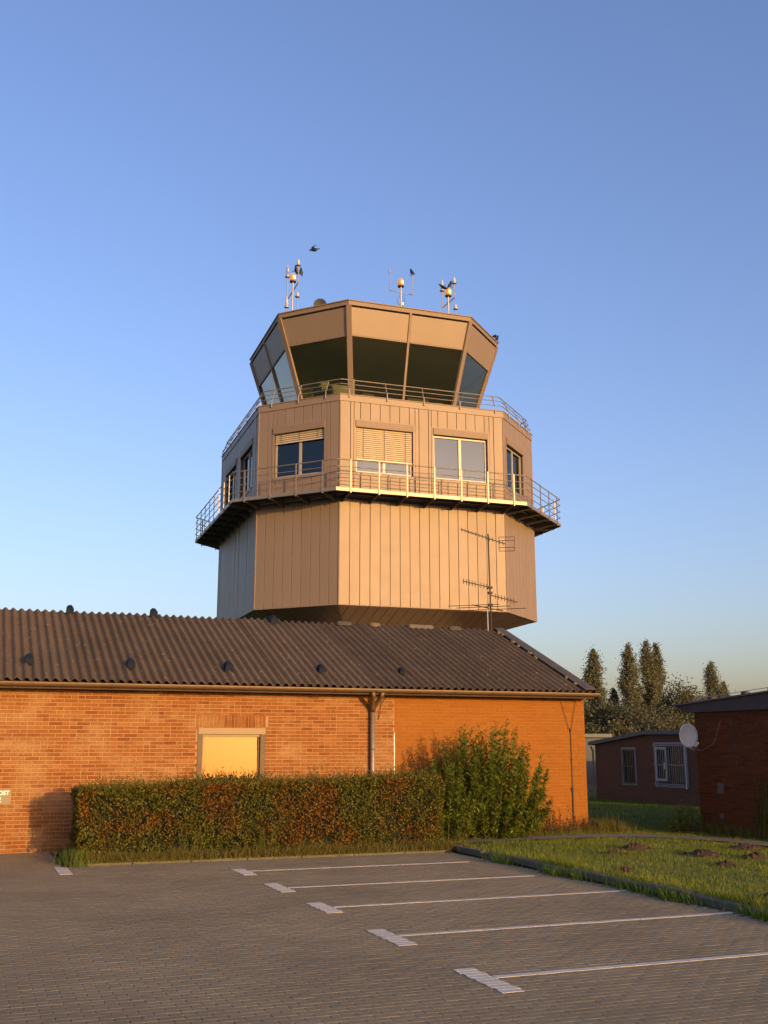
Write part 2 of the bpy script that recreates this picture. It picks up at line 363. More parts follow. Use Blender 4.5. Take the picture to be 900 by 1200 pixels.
def paver_shape(L, W):
    j, b, ch = .0014, .0035, .017
    x, y = L/2-j, W/2-j
    def oc(d, z):
        c = ch
        return [(-x+d+c, -y+d, z), (x-d-c, -y+d, z), (x-d, -y+d+c*.55, z), (x-d, y-d-c*.55, z), (x-d-c, y-d, z), (-x+d+c, y-d, z), (-x+d, y-d-c*.55, z), (-x+d, -y+d+c*.55, z)]
    mm = MB(); mm.loft([oc(0, -.012), oc(0, -.004), oc(b, 0)]); return mm
pm = paver_shape(.2, .1); pv = np.array(pm.v); pf = pm.f
cells = []
row = 0; v = PV0
def visible_px(u, v_, z=0):
    P = AX*u + BX*v_ + Vector((0, 0, z-EYE)); cp, sp = math.cos(PITCH), math.sin(PITCH)
    d = P.y*cp + P.z*sp; return (450+FPX*P.x/d, 600-FPX*(-P.y*sp+P.z*cp)/d, d) if d > .1 else (-1e4, -1e4, d)
while v < VW-.05:
    u = PU0 + (.1 if row % 2 else 0)
    while u+.1 < (PU1 if v < VB-.06 else 1.78):
        cells.append((u, v)); u += .2
    v += .1; row += 1
near = []
for i, (u, v) in enumerate(cells):
    x, y, d = visible_px(u, v)
    if 0 < x < 900 and 0 < y < 1200: near.append((d, i))
near.sort(); single = set(i for d, i in near[:300])
pmesh = pm.mesh('paving_stone'); pmesh.materials.append(MATS['paver'])
VV = []; FF = []; k = 0
for i, (u, v) in enumerate(cells):
    dz, tx, ty = rnd.gauss(0, .0005), rnd.gauss(0, .0018), rnd.gauss(0, .0018)
    if i in single:
        o = link_mesh('paving_stone', pmesh, None, parking_lot, (u, v, dz)); o.rotation_euler = (tx, ty, rnd.gauss(0, .004))
    else:
        a = pv.copy(); a[:, 2] += dz + a[:, 0]*ty - a[:, 1]*tx; a[:, 0] += u; a[:, 1] += v
        VV.append(a); FF += [tuple(q+k for q in f) for f in pf]; k += len(a)
me = bpy.data.meshes.new('paving_stones'); me.from_pydata(np.concatenate(VV).tolist(), [], FF); me.update()
tag(link_mesh('paving_stones', me, 'paver', parking_lot), kind='stuff')

# white markings: one row of white stones for each line, a bar of short rows across its end
def marking(u0, u1, vc, vs0, vs1):
    mm = MB(); u = u0
    while u < u1-.05:
        w = .194; j = rnd.gauss(0, .003)
        mm.box(u, min(u+w, u1), vc-.045+j, vc+.045+j, .002, .0055); u += .2
    v = vs0; i = 0
    while v < vs1-.04:
        j = (.006 if i % 2 else -.006) + rnd.gauss(0, .003)
        mm.box(u0-.215+j, u0-.012+j, v+.004, v+.094, .002, .0055)
        v += .1; i += 1
    mm.build('parking_line', 'white_paint', parking_lot)
for vc, a, b, ue in ((8.80, 8.22, 9.24, UK-.12), (11.02, 10.46, 11.46, UK-.15), (13.19, 12.74, 13.62, UK-.2), (15.18, 14.74, 15.72, UK-.55), (17.38, 16.84, 17.72, UK-.6), (6.6, 6.1, 7.0, UK-.12)):
    marking(4.46, ue, vc, a, b)
mm = MB(); v = 17.95
while v < 19.0: mm.box(1.58+rnd.gauss(0, .004), 1.78, v, v+.094, .002, .0055); v += .1
mm.build('parking_line', 'white_paint', parking_lot)

# lawn right of the kerb, a little higher than the paving, gently uneven
def hz(u, v): return .07 + .014*math.sin(u*.7+1)*math.sin(v*.5) + .009*math.sin(u*1.9+v*1.3)
mm = MB(); us = [UK+.1+i*.55 for i in range(34)] + [30, 40, 60, 90]; vs = [-6+i*.7 for i in range(66)] + [45, 55, 70, 90, 130]
mm.v = [(u, v, hz(u, v) if v < 40 and u < 27 else .05) for v in vs for u in us]
mm.f = [(j*len(us)+i, j*len(us)+i+1, (j+1)*len(us)+i+1, (j+1)*len(us)+i) for j in range(len(vs)-1) for i in range(len(us)-1)]
lawn = struct('lawn', mm, 'lawn_ground', True)
# hedge bed
mm = MB(); mm.box(1.86, UK+.12, VB+.1, VW-.02, -.06, .05); hedge_bed = struct('planting_bed', mm, 'verge_ground')

# kerbs
kerb = MB(); kerb.box(UK-.04, UK+.1, -6, VB+.5, -.07, -.02); lawn_kerb = struct('kerb', kerb, 'kerb_concrete')
ks = MB(); ks.cbox(-.07, .07, -.495, .495, -.1, .0, .018); ksm = ks.mesh('kerb_stone')
v = 2.0
while v < VB+.3:
    o = link_mesh('kerb_stone', ksm, 'kerb_concrete', lawn_kerb, (UK+.03+rnd.gauss(0, .012), v+.5, .105+rnd.gauss(0, .012))); o.rotation_euler = (rnd.gauss(0, .012), rnd.gauss(0, .03), rnd.gauss(0, .012)); v += 1.0
k2 = MB(); k2.cbox(-.495, .495, -.05, .05, -.1, .0, .012); k2m = k2.mesh('kerb_stone')
bk = MB(); bk.box(1.8, UK, VB+.02, VB+.1, -.07, -.02); bed_kerb = struct('bed_edging', bk, 'kerb_concrete')
u = 1.86
while u < UK-.6:
    o = link_mesh('kerb_stone', k2m, 'kerb_concrete', bed_kerb, (u+.5, VB+.05, .05+rnd.gauss(0, .008))); o.rotation_euler = (rnd.gauss(0, .02), rnd.gauss(0, .006), rnd.gauss(0, .004)); u += 1.0
# path along the wall, then between the buildings
pth = [(9.15, 20.05), (11, 20.3), (12.6, 20.35), (13.6, 20.1), (14.35, 19.3), (14.75, 18.2), (14.9, 16.5), (14.95, 13), (15.0, 6)]
mm = MB(); L_, R_ = [], []
for i, (u, v) in enumerate(pth):
    a = Vector(pth[max(i-1, 0)]); b = Vector(pth[min(i+1, len(pth)-1)]); t = (b-a).normalized(); nrm = Vector((-t.y, t.x))*.36
    L_.append((u+nrm.x, v+nrm.y)); R_.append((u-nrm.x, v-nrm.y))
mm.v = [(u, v, .098) for u, v in L_] + [(u, v, .098) for u, v in R_]; k = len(pth)
mm.f = [(k+i, k+i+1, i+1, i) for i in range(k-1)]
struct('path', mm, 'path_concrete')

# ------------------------------------------------------------------ brick building with corrugated roof
UL0, UR0, DEP, EAVE, RIDGE_V, RIDGE_Z = -5.0, 13.6, 8.0, 3.1, VW+4.0, 5.05
SPLIT = 8.78
bb = empty('brick_building', (4.3, VW, 0), 0, 'long low brick building with corrugated roof and orange end section', 'building')
CO, BL = .0735, .262
WIN = (4.47, 5.88, .82, 2.33)
def rects_with_hole(u0, u1, z0, z1, h):
    return [(u0, h[0], z0, z1), (h[1], u1, z0, z1), (h[0], h[1], z0, h[2]), (h[0], h[1], h[3], z1)]
w = MB()
for r in rects_with_hole(UL0, SPLIT, -.06, EAVE, WIN): w.box(r[0], r[1], VW+.007, VW+.3, r[2], r[3])
wall = w.build('wall', 'mortar', bb)
w2 = MB().box(SPLIT, UR0-.004, VW+.006, VW+.3, -.06, EAVE); wall2 = w2.build('wall', 'mortar_orange', bb); wall2['label'] = 'smoother bright orange brick section of the wall'
# gable end, back and left walls
g = MB().add([(UR0-.3, VW+.31, -.06), (UR0-.3, VW+DEP, -.06), (UR0-.3, VW+DEP, EAVE), (UR0-.3, RIDGE_V, RIDGE_Z-.1), (UR0-.3, VW+.31, EAVE),
              (UR0, VW+.31, -.06), (UR0, VW+DEP, -.06), (UR0, VW+DEP, EAVE), (UR0, RIDGE_V, RIDGE_Z-.1), (UR0, VW+.31, EAVE)],
             [(4, 3, 2, 1, 0), (5, 6, 7, 8, 9), (0, 1, 6, 5), (1, 2, 7, 6), (2, 3, 8, 7), (3, 4, 9, 8), (4, 0, 5, 9)])
g.box(UL0, UR0-.31, VW+DEP-.3, VW+DEP, -.06, EAVE); g.box(UL0, UL0+.3, VW+.31, VW+DEP-.31, -.06, EAVE)
g.build('rear_wall', 'brick_far', bb)

def brick_mesh(L, H, name, d=.012):
    x, z = L/2, H/2; b = .003
    mm = MB(); mm.loft([[(-x, d, -z), (-x, d, z), (x, d, z), (x, d, -z)], [(-x, b, -z), (-x, b, z), (x, b, z), (x, b, -z)], [(-x+b, 0, -z+b), (-x+b, 0, z-b), (x-b, 0, z-b), (x-b, 0, -z+b)]])
    return mm
full = brick_mesh(BL-.011, CO-.012, 'b'); 
def wall_bricks(u0, u1, z0, z1, vface, hole, parent, material, nsingle, seed, jit=.0012, ok=None):
    r = random.Random(seed); out = []
    row = 0; z = z0
    while z+CO <= z1+.001:
        u = u0 - (BL/2 if row % 2 else 0)
        while u < u1-.03:
            a, b = max(u, u0), min(u+BL, u1)
            if r.random() < .14 and b-a > .2: segs = [(a, a+BL/2), (a+BL/2, b)]
            else: segs = [(a, b)]
            for a_, b_ in segs:
                zc = z+CO/2
                if hole and hole[2]-.02 < zc < hole[3]+(.255 if hole[3] > 2 else 0):
                    h0, h1 = (hole[0], hole[1]) if zc < hole[3] else (hole[0]-.06, hole[1]+.06)
                    if a_ < h0 < b_: b_ = h0
                    elif a_ < h1 < b_: a_ = h1
                    elif h0 <= a_ and b_ <= h1: continue
                if b_-a_ > .05: out.append(((a_+b_)/2, zc, b_-a_))
            u += BL
        z += CO; row += 1
    rank = []
    if nsingle:
        for i, (u, z, L) in enumerate(out):
            x, y, d = visible_px(u, vface, z)
            if 0 < x < 900 and L > .2 and (ok is None or ok(u, z)): rank.append((d, i))
        rank.sort()
    sg = set(i for d, i in rank[:nsingle]); cache = {}; big = MB(); off = OFF[parent.name]
    for i, (u, z, L) in enumerate(out):
        jv = r.gauss(0, jit)
        if i in sg:
            kx = round(L, 3)
            if kx not in cache:
                cache[kx] = brick_mesh(L-.011, CO-.012, 'b').mesh('brick'); cache[kx].materials.append(MATS[material])
            link_mesh('brick', cache[kx], None, parent, (u-off.x, vface+jv-off.y, z-off.z))
        else:
            bmh = brick_mesh(L-.011, CO-.012, 'b'); big.add([(x+u, y+vface+jv, zz+z) for x, y, zz in bmh.v], bmh.f)
    return tag(big.build('bricks', material, parent), kind='stuff')
wall_bricks(UL0, SPLIT, .0, EAVE, VW, WIN, wall, 'brick', 300, 3, .0016, lambda u, z: z > 1.35 or u < 2.0)
wall_bricks(SPLIT+.012, UR0, .0, EAVE, VW, None, wall2, 'brick_orange', 300, 5, .0008, lambda u, z: not (9.0 < u < 12.2 and z < 1.9))
# soldier course over the window
L0 = WIN[0]-.05
sm = brick_mesh(CO-.010, .25, 's').mesh('lintel_brick'); sm.materials.append(MATS['brick'])
k = int((WIN[1]-WIN[0]+.1)/CO)
for i in range(k):
    link_mesh('lintel_brick', sm, None, wall, (L0+CO*(i+.5)-4.3, rnd.gauss(-.001, .001), WIN[3]+.13))
# movement joint between old and new brickwork
MB().box(SPLIT-.008, SPLIT+.012, VW-.002, VW+.005, .0, 2.25).build('joint_strip', 'white_plastic', wall)
# window
wd = MB()
u0, u1, z0, z1 = WIN
wd.box(u0, u0+.10, VW-.01, VW+.16, z0, z1); wd.box(u1-.10, u1, VW-.01, VW+.16, z0, z1); wd.box(u0+.0999, u1-.0999, VW-.005, VW+.155, z0+.0003, z0+.028)
window = wd.build('window', 'frame_brown', bb)
hb = MB(); hb.box(u0+.002, u1-.002, VW-.03, VW+.12, z1-.13, z1-.004); hb.box(u0+.08, u1-.08, VW+.03, VW+.13, z1-.18, z1-.131); hb.build('frame_head', 'frame_tan', window)
hb = MB(); hb.box(u0+.101, u0+.13, VW+.06, VW+.12, z0+.03, z1-.181); hb.box(u1-.13, u1-.101, VW+.06, VW+.12, z0+.03, z1-.181); hb.box(u0+.131, u1-.131, VW+.062, VW+.118, z0+.0285, z0+.05); hb.build('sash', 'frame_tan', window)
MB().box(u0-.03, u1+.03, VW-.06, VW+.14, z0-.04, z0-.002).build('sill', 'frame_brown', window)
tl = .022
pn = MB().add([(u0+.13, VW+.075, z0+.03), (u1-.13, VW+.075, z0+.03), (u1-.13, VW+.075+tl*(z1-z0), z1-.18), (u0+.13, VW+.075+tl*(z1-z0), z1-.18)], [(0, 1, 2, 3)])
pn.build('pane', 'room_glass', window)
rm = MB().box(u0-1, u1+1.2, VW+.301, VW+3, .0, 2.6)
room = rm.build('room', 'interior', bb)
for f_ in room.data.polygons: pass
# open the room box towards the window: remove its front face
bmv = [tuple(v.co) for v in room.data.vertices]; keep = [tuple(p_.vertices) for p_ in room.data.polygons if not all(abs(bmv[q][1]-.301) < 1e-4 for q in p_.vertices)]
me = bpy.data.meshes.new('room'); me.from_pydata(bmv, [], keep); me.materials.append(MATS['interior']); room.data = me

# roof
PITCH_R = .1767; EV = VW-.45; EZ = 3.2; RS = (RIDGE_Z-EZ)/(RIDGE_V-EV)
roofd = MB()
roofd.add([(UL0-.2, EV+.06, EZ-.14), (UR0+.06, EV+.06, EZ-.14), (UR0+.06, RIDGE_V, RIDGE_Z-.1), (UL0-.2, RIDGE_V, RIDGE_Z-.1), (UR0+.06, 2*RIDGE_V-EV-.06, EZ-.14), (UL0-.2, 2*RIDGE_V-EV-.06, EZ-.14),
           (UL0-.2, EV+.06, EZ-.05), (UR0+.06, EV+.06, EZ-.05), (UR0+.06, RIDGE_V, RIDGE_Z-.03), (UL0-.2, RIDGE_V, RIDGE_Z-.03), (UR0+.06, 2*RIDGE_V-EV-.06, EZ-.05), (UL0-.2, 2*RIDGE_V-EV-.06, EZ-.05)],
          [(3, 2, 1, 0), (5, 4, 2, 3), (6, 7, 8, 9), (9, 8, 10, 11), (0, 1, 7, 6), (4, 5, 11, 10), (1, 2, 8, 7), (2, 4, 10, 8), (3, 0, 6, 9), (5, 3, 9, 11)])
roof = roofd.build('roof', 'soffit_wood', bb)
def sheet_mesh(nw, length, thick=.007, amp=.031, name='roof_sheet'):
    seg = nw*10; vs = []; fs = []; n2 = seg+1
    for lay in (0, 1):
        for e in (0, 1):
            for i in range(n2):
                x = i*PITCH_R*nw/seg; h = amp*math.cos(2*math.pi*x/PITCH_R)
                vs.append((x, e*length, h - lay*thick))
    for i in range(seg):
        fs += [(i, i+1, n2+i+1, n2+i), (2*n2+i+1, 2*n2+i, 3*n2+i, 3*n2+i+1)]
    k0 = len(vs); vs += [vs[i] for i in range(n2)] + [vs[2*n2+i] for i in range(n2)]          # the visible cut edge at the eave
    for i in range(seg): fs.append((k0+i+1, k0+i, k0+n2+i, k0+n2+i+1))
    me = bpy.data.meshes.new(name); me.from_pydata(vs, [], fs); me.update(); me.materials.append(MATS['roof_sheet'])
    me.polygons.foreach_set('use_smooth', [True]*(2*seg) + [False]*seg); return me
SL = math.hypot(RIDGE_V-EV, RIDGE_Z-EZ); ang = math.atan2(RIDGE_Z-EZ, RIDGE_V-EV)
NW = 6; WSH = NW*PITCH_R; sh = sheet_mesh(NW, SL+.03); off = OFF[bb.name]
nsh = int((UR0+.02 - (UL0-.25))/WSH)+1
for i in range(nsh):
    for j in (0,):
        x = UR0+.0 - (i+1)*WSH; t = j*(SL/2-.02)
        o = link_mesh('roof_sheet', sh, None, roof, (x-off.x, EV+math.cos(ang)*t-off.y, EZ+math.sin(ang)*t+j*.012+rnd.gauss(0, .003)+.01)); o.rotation_euler = (ang+rnd.gauss(0, .0015), 0, 0)
# rear slope, one sheet run (never seen from the front)
sh2 = sheet_mesh(NW, SL)
for i in range(nsh):
    o = link_mesh('roof_sheet', sh2, None, roof, (UR0-i*WSH-off.x, 2*RIDGE_V-EV-off.y, EZ+.01)); o.rotation_euler = (ang, 0, math.pi)
# ridge capping pieces and verge capping
mm = MB()
prof = [(-.26, .055), (-.10, .075), (.0, .07), (.05, .05), (.06, -.10), (.045, -.10), (.035, .04), (-.26, .045)]
mm.loft([[(UR0+px, EV-.03, EZ+pz) for px, pz in prof], [(UR0+px, RIDGE_V, RIDGE_Z+.012+pz) for px, pz in prof], [(UR0+px, 2*RIDGE_V-EV, EZ+pz) for px, pz in prof]])
mm.build('verge_cap', 'verge_cap', roof)
for i in range(16):            # moss along the inner edge of the verge capping
    t = rnd.uniform(.05, .98); mm = MB(); c_ = (UR0-.28+rnd.gauss(0, .02), EV+(RIDGE_V-EV)*t, EZ+(RIDGE_Z-EZ)*t+.05); s_ = rnd.uniform(.03, .07)
    mm.lathe(c_, [(s_, -.03), (s_*.8, .012), (s_*.3, .03), (.005, .034)], 7); mm.build('moss_clump', 'ridge_moss', roof, True)
# plastic vent hooks on the slope and by the ridge
for (u, v, s_, mt) in ((1.12, 22.22, 1, 'vent_plastic'), (3.1, 22.12, 1, 'vent_plastic'), (5.13, 22.12, 1, 'vent_plastic'), (7.2, 22.16, .9, 'vent_plastic'), (2.13, 25.7, 1, 'vent_plastic'), (4.09, 25.75, 1, 'vent_plastic'), (7.02, 25.5, 1.2, 'vent_plastic'), (9.1, 22.2, .7, 'vent_plastic')):
    z = EZ+RS*(v-EV)+.04; mm = MB(); w_ = .085*s_
    mm.loft([[(u-w_, v, z-.02), (u+w_, v, z-.02), (u+w_, v+.2*s_, z+.06), (u-w_, v+.2*s_, z+.06)], [(u-w_*.9, v-.02, z+.10*s_), (u+w_*.9, v-.02, z+.10*s_), (u+w_*.9, v+.2*s_, z+.17*s_), (u-w_*.9, v+.2*s_, z+.17*s_)],
             [(u-w_*.4, v+.03, z+.17*s_), (u+w_*.4, v+.03, z+.17*s_), (u+w_*.4, v+.16*s_, z+.21*s_), (u-w_*.4, v+.16*s_, z+.21*s_)]])
    mm.build('roof_vent', mt, bb)
for (u, w_, mt) in ((8.95, .2, 'verge_cap'), (9.8, .14, 'ridge_moss'), (11.1, .36, 'plaster_patch'), (12.1, .18, 'verge_cap')):
    MB().cbox(u-w_, u+w_, RIDGE_V-.17, RIDGE_V-.03, RIDGE_Z-.05, RIDGE_Z+.055, .03).build('ridge_patch', mt, roof)
# eaves boarding, gutter with brackets, downpipe
MB().box(UL0-.15, UR0+.03, VW-.30, VW-.005, EAVE-.045, EAVE-.02).build('eaves_board', 'soffit_wood', bb)
MB().box(UL0-.15, UR0+.03, EV+.065, EV+.09, EAVE-.06, EZ-.055).build('fascia_board', 'soffit_wood', bb)
mm = MB(); gr, gv, gz = .068, EV+.0, EZ-.05
prof = [(math.cos(math.pi+math.pi*k_/9)*gr, math.sin(math.pi+math.pi*k_/9)*gr*1.05) for k_ in range(10)]
prof = [(prof[0][0]-.012, .006), (prof[0][0]-.014, -.008)] + prof + [(a*.93, b*.93+.002) for a, b in prof[::-1]]
mm.loft([[(u, gv+a, gz+b) for a, b in prof] for u in (UL0-.2, UR0+.13)])
gut = mm.build('gutter', 'gutter_metal', bb)
u = UL0+.3
while u < UR0:
    MB().tube([(u, gv+math.cos(math.pi+math.pi*k_/8)*(gr+.006), gz+math.sin(math.pi+math.pi*k_/8)*(gr+.006)*1.05) for k_ in range(9)], .009, 6).build('gutter_bracket', 'gutter_metal', gut); u += .92
du = 8.24
hop = MB(); hop.tube([(du-.13, gv, gz-.06), (du-.10, gv+.05, gz-.14), (du-.02, VW-.12, gz-.36), (du, VW-.09, gz-.44)], [.05, .05, .052, .055], 10)
hop.tube([(du+.10, gv, gz-.06), (du+.09, gv+.06, gz-.15), (du+.02, VW-.12, gz-.36), (du, VW-.09, gz-.46)], [.05, .05, .052, .055], 10)
dp = MB().tube([(du, VW-.09, gz-.42), (du, VW-.09, .05)], .05, 14).build('downpipe', 'pipe_metal', bb, True)
hop.build('branch', 'gutter_metal', dp, True)
for z in (.6, 1.9): MB().tube([(du+.06*math.cos(a_), VW-.09+.06*math.sin(a_), z) for a_ in [2*math.pi*k_/12 for k_ in range(12)]], .01, 5, True).build('pipe_clip', 'gutter_metal', dp)
# lightning conductor on the wall
lc = MB(); cu_ = 13.2
lc.tube([(cu_-.25, VW-.03, EAVE-.05), (cu_-.05, VW-.025, 2.35)], .006, 5); lc.tube([(cu_+.17, VW-.03, EAVE-.05), (cu_+.02, VW-.025, 2.35)], .006, 5)
lc.tube([(cu_, VW-.022, 2.38), (cu_+.0, VW-.022, 1.3), (cu_+.0, VW-.022, .98)], .009, 6); lc.tube([(cu_, VW-.022, 1.0), (cu_, VW-.022, .06)], .017, 8)
lc.box(cu_-.02, cu_+.02, VW-.045, VW+.002, 2.3, 2.36); lc.box(cu_-.025, cu_+.025, VW-.05, VW+.002, .95, 1.03); lc.box(cu_-.016, cu_+.016, VW-.04, VW+.002, 1.65, 1.69)
lc.build('lightning_conductor', 'cable', bb)
lc = MB(); lc.tube([(du+.33, gv+.08, gz+.03), (du+.28, gv-.08, gz-.03), (du+.24, VW-.03, gz-.25), (du+.16, VW-.02, gz-.62)], .008, 5); lc.build('cable', 'cable', bb)

# sign plate on the wall
sg = empty('wall_sign', (.62, VW, 1.02), 0, 'tan plate with white capital letters on the brick wall', 'sign')
MB().cbox(.26, .95, VW-.02, VW-.003, .88, 1.165, .004).build('plate', 'plate_tan', sg)
def text_part(txt, u, z, size, parent, y):
    cd = bpy.data.curves.new('t', 'FONT'); cd.body = txt; cd.size = size; cd.align_x = 'RIGHT'; cd.extrude = .0015; cd.offset = .0035
    to = bpy.data.objects.new('t', cd); COL.objects.link(to); dg = bpy.context.evaluated_depsgraph_get()
    me = bpy.data.meshes.new_from_object(to.evaluated_get(dg)); bpy.data.objects.remove(to)
    me.transform(Matrix.Rotation(math.pi/2, 4, 'X')); off = OFF[parent.name]
    o = link_mesh('lettering', me, 'letter_white', parent, (u-off.x, y-off.y, z-off.z))
text_part('POST', .915, 1.06, .105, sg, VW-.0235); text_part('2', .775, .93, .135, sg, VW-.0235)

# ------------------------------------------------------------------ control tower
TA = R(19.09); TC = (-.57, 45.33, 0)
def octo(a, b, k): return [(-a/2, -k-b/2), (a/2, -k-b/2), (a/2+k, -b/2), (a/2+k, b/2), (a/2, k+b/2), (-a/2, k+b/2), (-a/2-k, b/2), (-a/2-k, -b/2)]
TA_, TB_, TK_ = 6.75, 7.77, 2.55; T22 = math.tan(math.pi/8)
def body(w=0): return octo(TA_+2*w*T22, TB_+2*w*T22, TK_+w*(1-T22))
tower = empty('control_tower', TC, TA, 'octagonal beige metal control tower with glazed cab and ringed balcony', 'tower', framed=False)
ZB, ZT, ZP, ZF = 7.0, 10.95, 14.99, 11.07
BV = body()
def fdir(i, V=BV):
    p, q = Vector((*V[i], 0)), Vector((*V[(i+1) % 8], 0)); t = (q-p); L = t.length; t.normalize(); return p, t, Vector((t.y, -t.x, 0)), L
def FPt(i, s, z, out, V=BV):
    p, t, nn, L = fdir(i, V); r = p+t*s+nn*out; return Vector((r.x, r.y, z))
def fbox(mm, i, s0, s1, z0, z1, o0, o1):
    P = [FPt(i, s, z, o) for z in (z0, z1) for s, o in ((s0, o1), (s1, o1), (s1, o0), (s0, o0))]
    mm.add(P, [(3, 2, 1, 0), (4, 5, 6, 7), (0, 1, 5, 4), (1, 2, 6, 5), (2, 3, 7, 6), (3, 0, 4, 7)])
WZ0, WZ1 = 12.0, 13.75
WINS = {0: [(.64, 2.93), (3.78, 6.06)], 1: [(.36, 2.42)], 2: [(1.2, 3.4), (4.4, 6.6)], 3: [(.7, 2.93)], 4: [(.7, 2.9), (3.8, 6.0)], 5: [(.7, 2.9)], 6: [(1.15, 3.45), (4.35, 6.7)], 7: [(.72, 2.94)]}
lower = MB().ring(body(-.25), body(-.03), ZB+.005, ZT).build('lower_wall', 'seam_dark', tower)
up = MB()
for i in range(8):
    L = fdir(i)[3]; z0, z1 = ZT, ZP-.05; xs = [0]
    for a, b in WINS[i]: xs += [a, b]
    xs.append(L)
    for k in range(len(xs)-1):
        if k % 2 == 0: fbox(up, i, xs[k], xs[k+1], z0, z1, -.2, -.03)
        else: fbox(up, i, xs[k], xs[k+1], z0, WZ0, -.2, -.03); fbox(up, i, xs[k], xs[k+1], WZ1, z1, -.2, -.03)
upper = up.build('upper_wall', 'seam_dark', tower)
pcache = {}
def panel(parent, i, s0, s1, z0, z1, d=.03, name='cladding_panel', material='cladding'):
    w, h = round(s1-s0-.02, 3), round(z1-z0, 3); key = (w, h, name)
    if key not in pcache:
        mm = MB(); b = .004
        mm.loft([[(0, 0, 0), (w, 0, 0), (w, 0, h), (0, 0, h)], [(0, -d+b*.7, 0), (w, -d+b*.7, 0), (w, -d+b*.7, h), (0, -d+b*.7, h)], [(b, -d, 0), (w-b, -d, 0), (w-b, -d, h), (b, -d, h)]])
        pcache[key] = mm.mesh(name); pcache[key].materials.append(MATS[material])
    p = FPt(i, s0+.010, z0, -.029+rnd.gauss(0, .001)); _, t, nn, L = fdir(i)
    o = link_mesh(name, pcache[key], None, parent, p, math.atan2(t.y, t.x)); o.rotation_euler = (rnd.gauss(0, .0012), 0, math.atan2(t.y, t.x)+rnd.gauss(0, .004)); return o
NPAN = {0: 17, 1: 9, 2: 19, 3: 9, 4: 17, 5: 9, 6: 19, 7: 9}
for i in range(8):
    L = fdir(i)[3]; npn = NPAN[i]; st = (L-.04)/npn
    for j in range(npn):
        s0, s1 = .02+j*st, .02+(j+1)*st
        panel(lower, i, s0, s1, ZB, ZT-.02)
        segs = [(s0, s1)]; 
        inside = None
        for a, b in WINS[i]:
            a_, b_ = a-.09, b+.09
            if s1 <= a_ or s0 >= b_: continue
            inside = (a_, b_)
        if inside is None: panel(upper, i, s0, s1, ZT+.12, ZP-.26)
        else:
            a_, b_ = inside; zl, zh = WZ0-.1, WZ1+.32
            if s0 < a_-.05: panel(upper, i, s0, a_, ZT+.12, ZP-.26)
            if s1 > b_+.05: panel(upper, i, b_, s1, ZT+.12, ZP-.26)
            x0, x1 = max(s0, a_), min(s1, b_)
            if x1-x0 > .06: panel(upper, i, x0, x1, ZT+.12, zl); panel(upper, i, x0, x1, zh, ZP-.26)
    p = FPt(i, 0, 0, 0)
    cv = body(.002)[i]
    for par, za, zb in ((lower, ZB-.002, ZT-.018), (upper, ZT+.12, ZP-.26)):
        MB().tube([(cv[0]*.998, cv[1]*.998, za), (cv[0]*.998, cv[1]*.998, zb)], .033, 8).build('corner_trim', 'trim_metal', par)
MB().ring(body(-.08), body(.015), ZB-.03, ZB-.001).build('base_trim', 'trim_metal', lower)
# parapet band and coping
MB().ring(body(-.2), body(.03), ZP-.255, ZP-.012).build('parapet', 'cladding', tower)
MB().ring(body(-.22), body(.055), ZP-.01, ZP+.025).build('coping', 'trim_metal', tower)
MB().prism(body(-.21), ZP-.40, ZP-.30).build('walkway_deck', 'roof_felt', tower)
# rooms behind the glass
core = MB(); core.prism(octo(3.2, 3.6, 1.3), ZB+.3, ZP-.41); core.build('core', 'interior', tower)
MB().prism(body(-.26), ZT+.0, ZT+.1).build('storey_floor', 'interior', tower)
MB().prism(body(-.26), ZP-.52, ZP-.42).build('storey_ceiling', 'interior', tower)
